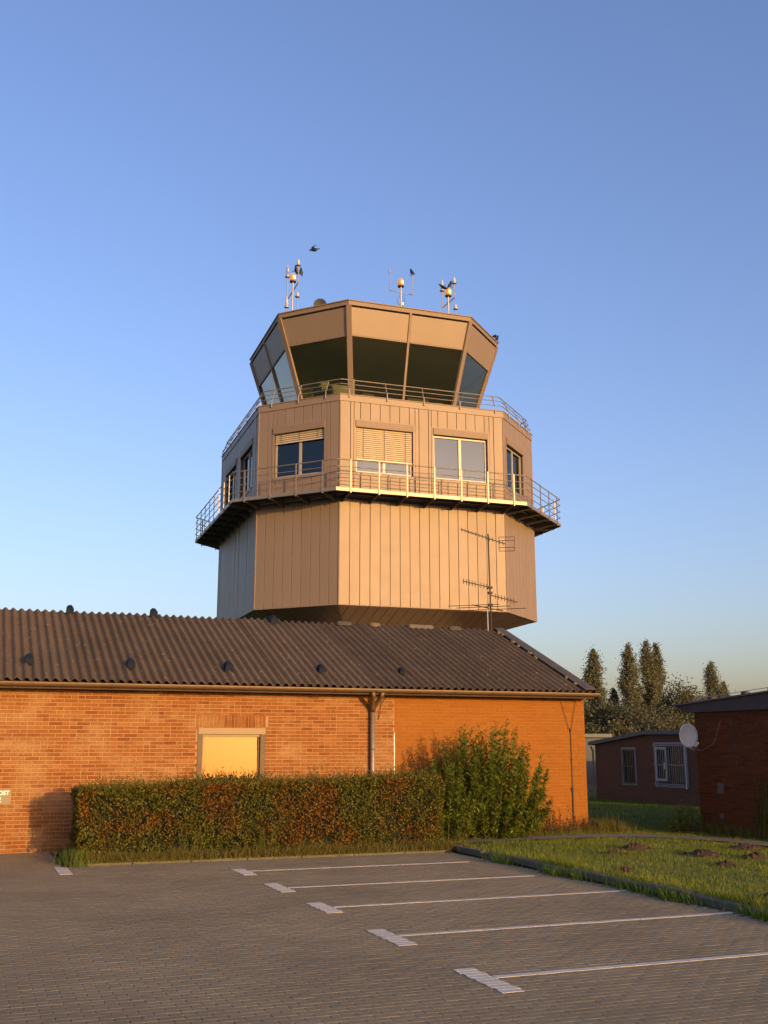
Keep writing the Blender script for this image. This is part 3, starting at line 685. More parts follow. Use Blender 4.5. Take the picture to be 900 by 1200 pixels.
# windows
def tower_window(i, a, b, blind):
    d0 = -.15; fr = MB()
    for (s0, s1, z0, z1) in ((a, a+.07, WZ0, WZ1), (b-.07, b, WZ0, WZ1), (a+.07, b-.07, WZ0, WZ0+.07), (a+.07, b-.07, WZ1-.07, WZ1), ((a+b)/2-.05, (a+b)/2+.05, WZ0+.07, WZ1-.07)):
        fbox(fr, i, s0, s1, z0, z1, d0-.03, d0+.04)
    wn_ = fr.build('window', 'window_frame', tower)
    rv = MB()                      # reveal lining
    fbox(rv, i, a-.09, a-.001, WZ0-.1, WZ1+.02, -.18, .012); fbox(rv, i, b+.001, b+.09, WZ0-.1, WZ1+.02, -.18, .012); fbox(rv, i, a, b, WZ0-.1, WZ0-.001, -.18, .03)
    fbox(rv, i, a-.088, b+.088, WZ1+.021, WZ1+.32, -.18, .008); rv.build('reveal', 'cladding', wn_)
    hd = MB(); fbox(hd, i, a-.02, b+.02, WZ1+.01, WZ1+.27, -.1, .05); hd.build('shutter_box', 'trim_metal', wn_)
    for s0, s1 in ((a+.07, (a+b)/2-.05), ((a+b)/2+.05, b-.07)):
        q = MB(); tw = rnd.gauss(0, .004); P = [FPt(i, s0, WZ0+.07, d0), FPt(i, s1, WZ0+.07, d0+tw), FPt(i, s1, WZ1-.07, d0+tw+rnd.gauss(0, .004)), FPt(i, s0, WZ1-.07, d0+rnd.gauss(0, .004))]
        q.add(P, [(0, 1, 2), (0, 2, 3)]) if False else q.add(P, [(0, 1, 2, 3)]); q.build('pane', 'coated_glass', wn_)
    if blind:
        bl = MB(); z = WZ1-.01; zb = WZ1-blind
        while z > zb:
            P0, P1 = FPt(i, a+.03, z, -.085), FPt(i, b-.03, z, -.085); nn = fdir(i)[2]
            bl.add([P0, P1, P1+nn*.03-Vector((0, 0, .070)), P0+nn*.03-Vector((0, 0, .070)), P0+Vector((0, 0, .004)), P1+Vector((0, 0, .004)), P1+nn*.035-Vector((0, 0, .067)), P0+nn*.035-Vector((0, 0, .067))],
                   [(3, 2, 1, 0), (4, 5, 6, 7), (0, 1, 5, 4), (1, 2, 6, 5), (2, 3, 7, 6), (3, 0, 4, 7)]); z -= .078
        fbox(bl, i, a+.03, b-.03, zb-.04, zb, -.09, -.04)
        bo = bl.build('blind', 'blind', wn_)
        for s in (a+.3, (a+b)/2, b-.3):
            cr = MB(); fbox(cr, i, s-.006, s+.006, zb, WZ1, -.038, -.033); cr.build('blind_cord', 'seam_dark', wn_)
BL_ = {(0, 0): 1.22, (7, 0): .36}
for i in range(8):
    for j, (a, b) in enumerate(WINS[i]): tower_window(i, a, b, BL_.get((i, j), 0))

# sloping soffit below the body, shaft down to the ground
SOF = 2.9; SOFZ = ZB-.05-SOF*.285
def clip_line(i, s, V0, V1):
    return None
sofp = MB(); b0 = body(-.09); b1 = body(-SOF)
sofp.loft([[(x, y, ZB-.028) for x, y in b0], [(x, y, SOFZ+.02) for x, y in b1]], False)
soffit = sofp.build('soffit', 'seam_dark', tower)
for i in range(8):
    P, t, nn, L = fdir(i, b0); npn = NPAN[i]; st = L/npn; shrink = T22*(SOF-.09); D = SOF-.09
    for j in range(npn):
        s0, s1 = j*st+.012, (j+1)*st-.012
        # depth at which the mitre cuts this strip
        def dmax(s): return min(D, s/T22, (L-s)/T22)
        pts = [(s0, 0), (s1, 0)]; d1, d0 = dmax(s1), dmax(s0); pts.append((s1, d1))
        for c_ in sorted((shrink, L-shrink), reverse=True):
            if s0 < c_ < s1: pts.append((c_, D))
        pts.append((s0, d0)); pts = [p_ for k_, p_ in enumerate(pts) if k_ == 0 or (abs(p_[0]-pts[k_-1][0])+abs(p_[1]-pts[k_-1][1])) > 1e-4]
        if len(pts) < 3: continue
        def pos(s, d, e):
            r = P+t*s-nn*d; return (r.x, r.y, ZB-.03-d*.285-e)
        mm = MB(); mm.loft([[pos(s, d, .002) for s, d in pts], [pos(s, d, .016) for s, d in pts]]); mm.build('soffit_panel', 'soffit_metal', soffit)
MB().prism(body(-SOF-.02), -.08, SOFZ+.03).build('shaft', 'concrete_shaft', tower)

# balcony
BW = 1.05
bal = MB().ring(body(.05), body(BW-.05), ZF-.035, ZF).build('balcony', 'grating', tower)
MB().ring(body(BW-.05), body(BW), ZF-.10, ZF+.03).build('edge_beam', 'rail_metal', bal)
MB().ring(body(.5), body(.58), ZF-.10, ZF-.036).build('floor_joist', 'steel_dark', bal)
NPO = {0: 7, 1: 4, 2: 8, 3: 4, 4: 7, 5: 4, 6: 8, 7: 4}
BO = body(BW); RAILZ = (.27, .54, .81, 1.07)
for i in range(8):
    p, t, nn, L = fdir(i, BO); npo = NPO[i]
    for j in range(npo):
        s = (j+.5)*L/npo; q = p+t*s; w_ = Vector((q.x, q.y, 0))-nn*(BW+.02)
        mm = MB()
        a0, a1 = w_+nn*.0, q-nn*.052
        for side in (-.02, .02):
            pass
        mm.loft([[(a0.x-t.x*.025, a0.y-t.y*.025, ZF-.28), (a0.x+t.x*.025, a0.y+t.y*.025, ZF-.28), (a0.x+t.x*.025, a0.y+t.y*.025, ZF-.037), (a0.x-t.x*.025, a0.y-t.y*.025, ZF-.037)],
                 [(a1.x-t.x*.025, a1.y-t.y*.025, ZF-.14), (a1.x+t.x*.025, a1.y+t.y*.025, ZF-.14), (a1.x+t.x*.025, a1.y+t.y*.025, ZF-.037), (a1.x-t.x*.025, a1.y-t.y*.025, ZF-.037)]])
        mm.build('bracket', 'steel_dark', bal)
        qq = q+nn*.022; MB().bar((qq.x, qq.y, ZF-.16), (qq.x, qq.y, ZF+1.08), .05, .03, nn).build('railing_post', 'rail_metal', bal)
for z in RAILZ:
    MB().tube([(x, y, ZF+z) for x, y in body(BW-.01)], .022 if z > 1 else .016, 8, True).build('rail', 'rail_metal', bal)
# railing of the upper walkway, leaning in over the parapet
rail_top = body(-.16)
upr = MB().tube([(x, y, ZP+.66) for x, y in rail_top], .022, 8, True).build('walkway_railing', 'rail_metal', tower)
for z, w_ in ((.46, -.09), (.24, -.02)):
    MB().tube([(x, y, ZP+z) for x, y in body(w_)], .016, 8, True).build('rail', 'rail_metal', upr)
NPU = {0: 5, 1: 3, 2: 5, 3: 3, 4: 5, 5: 3, 6: 5, 7: 3}
for i in range(8):
    L = fdir(i)[3]
    for j in range(NPU[i]):
        s = (j+.5)*L/NPU[i] if NPU[i] == 3 else .35+(L-.7)*j/(NPU[i]-1)
        mm = MB().tube([FPt(i, s, ZP-.12, .075), FPt(i, s, ZP+.2, .05), FPt(i, s, ZP+.25, -.01), FPt(i, s, ZP+.66, -.16)], .02, 6); mm.build('railing_post', 'rail_metal', upr)

# glazed cab
RB_ = (4.21, 4.81, 1.40, 14.62); RT_ = (5.30, 5.57, 2.30, 19.27)
def cabring(t): return [RB_[k]+(RT_[k]-RB_[k])*t for k in range(4)]
def cpt(i, f, t, out=0):
    a, b, k, z = cabring(t); V = octo(a, b, k); p, q = Vector((*V[i], z)), Vector((*V[(i+1) % 8], z)); r = p+(q-p)*f
    tt = (q-p).normalized(); nn = Vector((tt.y, -tt.x, -.22)).normalized(); return r+nn*out
def cabquad(mm, i, f0, f1, t0, t1, o0, o1):
    P = [cpt(i, f, t, o) for o in (o0, o1) for f, t in ((f0, t0), (f1, t0), (f1, t1), (f0, t1))]
    mm.add(P, [(3, 2, 1, 0), (4, 5, 6, 7), (0, 1, 5, 4), (1, 2, 6, 5), (2, 3, 7, 6), (3, 0, 4, 7)])
NSP = {0: 2, 1: 1, 2: 2, 3: 1, 4: 2, 5: 1, 6: 2, 7: 1}; TF, TG = .755, .09
cabw = MB()
for i in range(8): cabquad(cabw, i, 0, 1, 0, TG, -.08, 0)
cab = cabw.build('cab', 'cladding', tower)
for i in range(8):
    for j in range(NSP[i]):
        f0, f1 = j/NSP[i]+.012, (j+1)/NSP[i]-.012
        q = MB(); q.add([cpt(i, f0, TG, -.03), cpt(i, f1, TG, -.03), cpt(i, f1, TF, -.03), cpt(i, f0, TF, -.03)], [(0, 1, 2, 3)]); q.build('cab_pane', 'cab_glass', cab)
        q = MB(); cabquad(q, i, f0, f1, TF, .985, -.06, .005); q.build('fascia_panel', 'cladding', cab)
        q = MB(); cabquad(q, i, f0, f1, TF-.008, TF+.006, -.03, .02); q.build('glazing_bead', 'trim_metal', cab)
        if j: q = MB(); q.bar(cpt(i, j/NSP[i], TG*.2, 0), cpt(i, j/NSP[i], 1, 0), .09, .09, cpt(i, .5, .5, 1)-cpt(i, .5, .5, 0)); q.build('mullion', 'trim_metal', cab)
    a = cpt(i, 0, 0); b = cpt(i, 0, 1); q = MB(); q.bar(a, b, .2, .1, Vector((a.x, a.y, -2)).normalized()); q.build('mullion', 'trim_metal', cab)
def capoct(w): return octo(RT_[0]+2*w*T22, RT_[1]+2*w*T22, RT_[2]+w*(1-T22))
cr_ = MB().prism(capoct(.03), 19.27, 19.44).build('cab_roof', 'trim_metal', tower)
MB().ring(capoct(-.05), capoct(.07), 19.441, 19.485).build('roof_edge', 'trim_metal', cr_)
a, b, k, z = cabring(TF+.02); MB().prism(octo(a-.15, b-.15, k-.05), z, z+.05).build('cab_ceiling', 'ceiling_tile', cab)
a, b, k, z = cabring(.01); MB().prism(octo(a-.05, b-.05, k-.02), z-.02, z+.06).build('cab_floor', 'interior', cab)
a, b, k, z = cabring(.12); ai, bi, ki = a-.9, b-.9, k-.1
MB().ring(octo(ai-.6, bi-.6, ki-.1), octo(a-.25, b-.25, k-.03), z, z+.5).build('console_desk', 'console', cab)
for (x, y, w_, d_, h_, mt) in ((-2.35, -2.7, .45, .35, 2.0, 'console'), (-2.9, -2.1, .25, .3, 2.3, 'console'), (-1.2, -3.0, .3, .2, 1.7, 'steel_dark'), (1.0, -3.0, .5, .25, 1.7, 'steel_dark'), (-1.75, -2.6, .12, .12, 2.45, 'white_plastic'), (2.0, -2.6, .35, .3, 1.75, 'console')):
    MB().cbox(x-w_, x+w_, y-d_, y+d_, 14.75, 14.6+h_, .03).build('equipment', mt, cab)

# ------------------------------------------------------------------ things on the tower roof
E1 = Vector((math.cos(TA), math.sin(TA), 0)); E2 = Vector((-E1.y, E1.x, 0))
def tw(x, y, z): return Vector(TC)+E1*x+E2*y+Vector((0, 0, z))
RZ = 19.44
def collared(mm, rd, x, y, z0, z1, zc, r=.022, rr=.055):
    mm.tube([(x, y, z0), (x, y, zc)], r, 8); mm.lathe((x, y, zc), [(.09, -.02), (.11, 0), (.11, .02), (.05, .03)], 10)
    rd.lathe((x, y, zc+.03), [(rr, 0), (rr, (z1-zc)*.7), (rr*.75, (z1-zc)*.72), (rr*.75, (z1-zc)-.05), (.01, (z1-zc)-.03)], 10)
def beacon(t, z):
    b = MB().lathe((0, 0, z), [(.10, -.05), (.14, -.04), (.14, 0), (.09, .02)], 14).build('beacon_base', 'steel_dark', t)
    MB().lathe((0, 0, z+.021), [(.125, 0), (.125, .18), (.11, .25), (.07, .30), (.01, .32)], 16).build('beacon_dome', 'amber_glass', b, True)
    MB().lathe((.02, -.085, z+.05), [(.03, 0), (.06, .04), (.06, .13), (.03, .17)], 10).build('beacon_lamp', 'amber_lamp', b, True)
def mast(base, label, zb, left, right, low):
    t = empty('antenna_mast', base, TA, label, 'antenna', 'antenna masts on the tower roof', framed=False)
    MB().tube([(0, 0, 0), (0, 0, zb-.05)], .03, 10).build('pole', 'antenna_metal', t); beacon(t, zb)
    ar = MB(); rd = MB()
    xl, l0, lc_, l1 = left; xr, r0, rc_, r1 = right
    ar.tube([(xl, 0, l0), (xr, 0, r0)], .028, 8); ar.build('arm', 'steel_dark', t)
    a = MB(); d = MB(); collared(a, d, xl, 0, l0-.05, l1, lc_); ant = a.build('antenna', 'antenna_metal', t); d.build('radome', 'radome', ant, True)
    a = MB(); d = MB(); collared(a, d, xr, 0, r0-.03, r1, rc_); ant = a.build('antenna', 'antenna_metal', t); d.build('radome', 'radome', ant, True)
    for x, y, zc, z1 in low:
        a = MB(); d = MB(); collared(a, d, x, y, 0, z1, zc); ant = a.build('antenna', 'antenna_metal', t); d.build('radome', 'radome', ant, True)
    return t
mast(tw(-4.42, -2.85, RZ), 'antenna mast with amber lamp and four stub antennas beside the small dark roof dish', 1.55, (-.24, .65, 1.70, 2.22), (.22, 1.5, 2.3, 2.58), [(-.24, .02, .35, .85), (.22, .05, .9, 1.12)])
mast(tw(2.05, -4.2, RZ), 'antenna mast with amber lamp and slanted arm, right of the U-shaped lamp mast', 1.28, (-.28, .68, 1.45, 1.95), (.28, 1.22, 1.88, 2.16), [(.34, .03, .72, .95)])
t = empty('antenna_mast', tw(-.1, -4.2, RZ), TA, 'lamp mast with U-shaped frame and thin whip antenna', 'antenna', 'antenna masts on the tower roof', framed=False)
MB().tube([(0, 0, 0), (0, 0, 1.36)], .035, 10).build('pole', 'antenna_metal', t); beacon(t, 1.4)
MB().tube([(-.5, 0, 1.95), (-.5, 0, 1.14), (-.02, 0, 1.1), (.5, 0, 1.07), (.5, 0, 1.98)], .024, 8).build('frame', 'antenna_metal', t)
MB().tube([(-.5, 0, 1.9), (-.5, 0, 2.05), (-.5, 0, 2.06), (-.5, 0, 2.55)], [.04, .04, .01, .007], 8).build('whip', 'antenna_metal', t)
cb_ = MB()
for k in range(2): cb_.tube([(.05+.0*k, 0, .45+.2*k), (.17, 0, .6+.2*k), (.17, 0, .8+.2*k), (.03, 0, .95)], .007, 5); cb_.tube([(-.05, 0, .5), (-.16, 0, .62+.1*k), (-.16, 0, .82), (-.03, 0, .98)], .007, 5)
cb_.build('cable', 'steel_dark', t); MB().cbox(.03, .12, -.05, .05, .52, .66, .01).build('junction_box', 'white_plastic', t)
t = empty('roof_dish', tw(-3.35, -3.3, RZ+.12), TA+R(-20), 'small dark round dish standing on the tower roof edge', 'dish', framed=False)
mm = MB(); nn_ = 20
mm.loft([[(r*math.cos(2*math.pi*j/nn_), y, .34+r*math.sin(2*math.pi*j/nn_)) for j in range(nn_)] for r, y in ((.02, .08), (.12, .07), (.22, .03), (.27, -.01), (.275, -.025), (.25, -.015), (.12, .05), (.02, .06))])
dm = mm.build('reflector', 'fascia_dark', t, True); MB().tube([(0, .08, .3), (0, .16, .2), (0, .16, -.13)], .025, 8).build('stand', 'steel_dark', t)

# ------------------------------------------------------------------ birds
def bird(loc, rz, tilt, label, flying=False):
    mm = MB(); spine = [(-.165, 0, -.035, .008, .012), (-.10, 0, -.02, .028, .016), (-.05, 0, -.005, .045, .042), (.0, 0, .0, .055, .055), (.05, 0, .02, .05, .052), (.085, 0, .045, .034, .036), (.105, 0, .06, .032, .033), (.13, 0, .065, .024, .024), (.145, 0, .063, .011, .010), (.175, 0, .057, .004, .004)]
    k = 10; mm.loft([[(x, w_*math.cos(2*math.pi*j/k), z+h_*math.sin(2*math.pi*j/k)) for j in range(k)] for x, y, z, w_, h_ in spine])
    for s in (-1, 1):
        if flying:
            sec = [(0, .04, .0, .05), (.10, .05, .05, .055), (.2, .02, .09, .05), (.30, -.05, .07, .03), (.36, -.10, .05, .008)]
            mm.loft([[(x+w_, s*y, z), (x, s*y, z+.012), (x-w_*1.2, s*y, z), (x, s*y, z-.006)] for y, x, z, w_ in sec])
        else:
            mm.loft([[(x+.0, s*(y+.006), z+h_), (x, s*(y+.014), z), (x, s*(y+.006), z-h_), (x, s*(y-.012), z)] for x, y, z, h_ in ((.05, .045, .015, .012), (.0, .052, .0, .035), (-.07, .04, -.015, .03), (-.14, .012, -.035, .008))])
            mm.tube([(.0, s*.022, -.03), (.005, s*.024, -.08), (.0, s*.024, -.125)], [.012, .006, .005], 6); mm.tube([(-.01, s*.024, -.125), (.03, s*.024, -.127)], .005, 5)
    o = mm.build('bird', 'feather', None, True); tag(o, label, 'bird', 'black birds around the tower roof')
    o.scale = (1.3,)*3
    o.rotation_euler = (0, tilt, rz); o.location = Vector(loc)
    return o
bird((-2.8, 39.5, 21.57), R(160), R(35), 'black bird flying in the blue sky beside the antennas', True).rotation_euler = (R(-40), R(25), R(165))
M1 = tw(-4.42, -2.85, RZ)
bird(M1+E1*.12+Vector((0, 0, 2.07)), R(200), R(-55), 'black bird clinging left below the top collar of the dish-side mast')
bird(M1+E1*.34+Vector((0, 0, 2.02)), R(140), R(-60), 'black bird clinging right below the top collar of the dish-side mast')
bird(tw(-.1, -4.2, RZ)+E1*.5+Vector((0, 0, 2.09)), R(135), R(-35), 'black bird on the end of the U-shaped lamp mast')
M3 = tw(2.05, -4.2, RZ)
bird(M3+E1*(-.26)+Vector((.02, -.06, 1.6)), R(-170), R(-5), 'black bird perched on the collar of the slanted-arm mast')
bird(M3+E1*.08+Vector((0, 0, 1.78)), R(20), R(-40), 'black bird between the uprights of the slanted-arm mast')
V2 = capoct(0)[2]
bird(tw(V2[0]-.05, V2[1]-.1, 19.62), R(35), R(-35), 'black bird with head up perched on the tower roof corner')
bird(tw(V2[0]-.3, V2[1]-.42, 19.60), R(60), R(-5), 'smaller hunched black bird behind the roof corner bird')

# ------------------------------------------------------------------ television antennas on the ridge end
t = empty('television_antenna', (13.22, RIDGE_V, RIDGE_Z), 0, 'tall mast of four television aerials at the corrugated roof ridge', 'antenna')
TVZ = RIDGE_Z
MB().tube([(13.24, RIDGE_V-.02, TVZ-.1), (13.2, RIDGE_V-.02, 7.74)], .022, 8).build('pole', 'antenna_old', t)
MB().tube([(13.14, RIDGE_V-.02, TVZ-.1), (13.13, RIDGE_V-.02, 5.78)], .018, 8).build('pole', 'antenna_metal', t)
mm = MB()
for z in (5.72, 6.2, 6.05): mm.box(13.16, 13.28, RIDGE_V-.07, RIDGE_V+.02, z, z+.06)
mm.build('clamp', 'antenna_old', t)
def yagi(p, q, els, dirn, reflector=0):
    p, q = Vector(p), Vector(q); mm = MB(); mm.bar(p, q, .024, .024)
    for f, L in els:
        c = p+(q-p)*f; d = Vector(dirn)*L/2; mm.tube([c-d, c+d], .010, 5)
    o = mm.build('aerial', 'antenna_old', t)
    if reflector:
        rf = MB(); c = q
        for zz in (-.2, -.1, .1, .2): rf.tube([c+Vector((-.16, .08, zz)), c+Vector((.22, -.12, zz))], .008, 4)
        for f in (-1, 1): rf.tube([c+Vector((.03+.19*f, -.02-.10*f, -.2)), c+Vector((.03+.19*f, -.02-.10*f, .2))], .008, 4)
        rf.build('reflector', 'antenna_old', o)
dv = (.30, .86, .42)
yagi((12.35, RIDGE_V-.05, 7.80), (13.72, RIDGE_V-.05, 7.48), [(k/13+.02, .11+.04*k/13) for k in range(13)], (.1, .35, .93), 1)
yagi((12.38, RIDGE_V-.05, 6.36), (13.26, RIDGE_V-.05, 6.22), [(k/10+.03, .16) for k in range(10)], (.1, .2, .97))
yagi((13.2, RIDGE_V-.05, 6.02), (14.05, RIDGE_V-.05, 5.86), [(k/9+.2, .15) for k in range(7)], (.1, .2, .97))
yagi((12.65, RIDGE_V-.05, 5.72), (13.6, RIDGE_V-.05, 5.60), [(.05, 1.4), (.35, 1.5), (.75, 1.7)], (.9, -.42, .03))

# ------------------------------------------------------------------ low brick building on the right
RVN, RVF, RZT = 16.7, 20.66, 2.72
rb = empty('outbuilding', (UR, RVF, 0), 0, 'shaded red brick flat-roofed building with the satellite dish', 'building')
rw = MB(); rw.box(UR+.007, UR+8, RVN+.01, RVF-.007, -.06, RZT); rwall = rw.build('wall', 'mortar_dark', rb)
# brick skin of the shaded face: bricks laid along v
def side_bricks(v0, v1, z1, uface, parent, material, seed):
    r = random.Random(seed); big = MB(); row = 0; z = 0.0
    while z+CO <= z1:
        v = v0-(BL/2 if row % 2 else 0)
        while v < v1-.03:
            a, b = max(v, v0), min(v+BL, v1)
            if b-a > .04:
                bm_ = brick_mesh(b-a-.011, CO-.012, 'b'); j = r.gauss(0, .0015); vc = (a+b)/2
                big.add([(uface+y+j, vc-x, zz+z+CO/2) for x, y, zz in bm_.v], bm_.f)
            v += BL
        z += CO; row += 1
    return tag(big.build('bricks', material, parent), kind='stuff')
side_bricks(RVN, RVF, RZT-.02, UR, rwall, 'brick_red_shaded', 9)
rr_ = MB(); o_ = .42
top = lambda v: 3.20 - .055*(v-15.5)
rr_.loft([[(u, RVN-.3, RZT), (u, RVF+o_*.4, RZT), (u, RVF+o_, top(RVF+o_)-.05), (u, RVF+o_+.05, top(RVF+o_)), (u, RVN-.3, top(RVN-.3))] for u in (UR-.12, UR+8.1)])
rroof = rr_.build('roof', 'fascia_dark', rb)
mm = MB(); mm.loft([[(u, RVN-.34, top(RVN-.34)+.002), (u, RVF+o_+.1, top(RVF+o_+.1)+.002), (u, RVF+o_+.1, top(RVF+o_+.1)+.035), (u, RVN-.34, top(RVN-.34)+.035)] for u in (UR-.17, UR+8.15)]); mm.build('roof_edge', 'fascia_grey', rroof)
for v in (19.05, 18.2, 20.2, 17.3):
    MB().cbox(UR+.1, UR+.26, v-.08, v+.08, top(v)+.03, top(v)+.13, .02).build('holder', 'fascia_dark', rroof)
MB().tube([(UR+.18, v, top(v)+.14) for v in (RVN-.2, 18.2, 19.05, 20.2, RVF+.3)], .007, 5).build('wire', 'antenna_metal', rroof)
MB().cbox(UR-.012, UR+.01, 19.78, 19.98, .93, 1.16, .004).build('wall_patch', 'plaster_patch', rwall)
MB().cbox(UR-.010, UR+.01, 19.84, 19.96, .40, .50, .004).build('wall_patch', 'plaster_patch', rwall)
for v, z in ((19.35, 2.45), (19.33, 1.95), (20.15, 1.62), (19.3, 1.6)):
    MB().box(UR-.008, UR+.004, v-.04, v+.04, z-.05, z+.06).build('wall_anchor', 'fascia_dark', rwall)
# satellite dish at its corner
t = empty('satellite_dish', (UR-.28, RVF-.12, 2.2), R(-8), 'white oval satellite dish fixed to the shaded brick corner', 'dish')
OFF[t.name] = Vector((0, 0, 0))
mm = MB(); nn_ = 28; prof = ((.012, .06), (.12, .05), (.2, .025), (.245, 0), (.255, -.006), (.25, -.016), (.2, .012), (.12, .036), (.012, .046))
mm.loft([[(r*.93*math.cos(2*math.pi*j/nn_), y, r*1.08*math.sin(2*math.pi*j/nn_)+y*.25) for j in range(nn_)] for r, y in prof])
mm.build('reflector', 'dish_white', t, True)
mm = MB().tube([(0, -.005, -.27), (-.03, -.25, -.33), (-.06, -.42, -.22)], .012, 6).build('feed_arm', 'antenna_metal', t)
MB().tube([(-.06, -.40, -.24), (-.05, -.5, -.17)], [.035, .03], 10).build('feed_horn', 'dish_white', t)
MB().tube([(0, .07, 0), (.12, .2, -.02), (.3, .22, -.02)], .024, 8).build('mount', 'steel_dark', t)
MB().tube([(.05, -.0, -.28), (.2, -.2, -.34), (.27, -.62, -.18), (.275, -.9, .25), (.28, -.95, .3)], .009, 5).build('cable', 'pipe_metal', t)

# ------------------------------------------------------------------ small brick building at the back
UBk, BV0, BV1 = 22.17, 27.6, 35.05
bk_ = empty('back_building', (UBk, BV1, 0), 0, 'low brown brick building with barred windows across the shaded lawn', 'building')
prof = [(BV0, 2.33), (31.76, 2.36), (BV1, 2.02)]
W1b, W2b = (32.42, 33.31, .62, 1.92), (29.51, 31.33, .62, 2.09)
mm = MB()
vs_ = sorted([BV0, BV1, W1b[0], W1b[1], W2b[0], W2b[1], 31.76])
def topz(v): return 2.33+(v-BV0)/(31.76-BV0)*.03 if v < 31.76 else 2.36-(v-31.76)/(BV1-31.76)*.34
def slab(v0, v1, z0, zf):
    mm.loft([[(UBk, v1, z0), (UBk, v0, z0), (UBk, v0, zf(v0)), (UBk, v1, zf(v1))], [(UBk+.25, v1, z0), (UBk+.25, v0, z0), (UBk+.25, v0, zf(v0)), (UBk+.25, v1, zf(v1))]])
for a, b in zip(vs_[:-1], vs_[1:]):
    h = next((w_ for w_ in (W1b, W2b) if w_[0] <= a and b <= w_[1]), None)
    if h: slab(a, b, -.06, lambda v: h[2]); slab(a, b, h[3], topz)
    else: slab(a, b, -.06, topz)
mm.box(UBk+.25, UBk+9, BV1-.25, BV1, -.06, 2.0); mm.box(UBk+.25, UBk+9, BV0, BV0+.25, -.06, 2.3)
bkw = mm.build('wall', 'brick_far', bk_)
mm = MB()
pr = [(BV0-.2, 2.335), (31.76, 2.365), (BV1+.25, 2.0)]
mm.loft([[(u, v, z) for v, z in pr] + [(u, v, z+.13) for v, z in pr[::-1]] for u in (UBk-.15, UBk+9.2)])
mm.build('roof', 'fascia_grey', bk_)
MB().box(UBk+.6, UBk+.8, BV0+.3, BV1-.3, 0, 2.0).build('room', 'fascia_dark', bk_)
for (v0, v1, z0, z1), cas in ((W1b, None), (W2b, 1)):
    fr = MB(); uu = UBk
    for a, b, c_, d_ in ((v0, v0+.08, z0, z1), (v1-.08, v1, z0, z1), (v0+.08, v1-.08, z0, z0+.07), (v0+.08, v1-.08, z1-.07, z1)): fr.box(uu-.02, uu+.1, a, b, c_, d_)
    w_ = fr.build('window', 'grille_metal', bk_)
    MB().add([(uu+.06, v1-.08, z0+.07), (uu+.06, v0+.08, z0+.07), (uu+.06, v0+.08, z1-.07), (uu+.06, v1-.08, z1-.07)], [(0, 1, 2, 3)]).build('pane', 'dark_glass', w_)
    nb = int((v1-v0)/.11)
    for k in range(1, nb):
        v = v0+(v1-v0)*k/nb; MB().tube([(uu-.07, v, z0+.03), (uu-.07, v, z1-.03)], .011, 5).build('grille_bar', 'grille_metal' if cas else 'steel_dark', w_)
    hbm = MB()
    for z in (z0+.1, (z0+z1)/2, z1-.1): hbm.box(uu-.082, uu-.06, v0, v1, z-.012, z+.012)
    hbm.build('grille_rail', 'grille_metal' if cas else 'steel_dark', w_)
    if cas:
        cs = MB(); c0, c1 = v1-.72, v1-.1
        for a, b, c_, d_ in ((c0, c0+.07, z0+.2, z1-.15), (c1-.07, c1, z0+.2, z1-.15), (c0+.07, c1-.07, z0+.2, z0+.28), (c0+.07, c1-.07, z1-.23, z1-.15)): cs.box(uu-.055, uu-.025, a, b, c_, d_)
        cs.build('casement', 'dish_white', w_); MB().cbox(uu-.06, uu-.03, c0+.02, c0+.16, z0+.6, z0+.8, .01).build('casement_handle', 'dish_white', w_)
        MB().tube([(uu-.09, v0+.02, z0-.03), (uu-.09, v0+.02, z1+.03)], .02, 6).build('grille_post', 'dish_white', w_)
dpb = MB().tube([(UBk-.1, BV1+.15, 1.95), (UBk-.05, BV1+.08, 1.8), (UBk-.05, BV1+.08, .05)], .04, 8).build('downpipe', 'plate_tan', bk_)
# garage behind its corner, shade put into its wall colour
t = empty('garage', (23.4, 41.0, 0), 0, 'grey, shade-toned garage with double doors behind the back building', 'garage')
mm = MB().box(21.0, 26.5, 41.0, 46, -.06, 2.35).build('wall', 'shed_shaded', t)
MB().box(20.8, 26.7, 40.8, 46.2, 2.351, 2.5).build('roof', 'fascia_grey', t)
for a in (22.0, 23.05):
    MB().cbox(a, a+1.0, 40.96, 40.998, .35, 2.1, .01).build('door', 'fascia_grey', t)
MB().box(20.99, 26.51, 40.97, 40.999, -.06, .34).build('plinth', 'kerb_concrete', t)

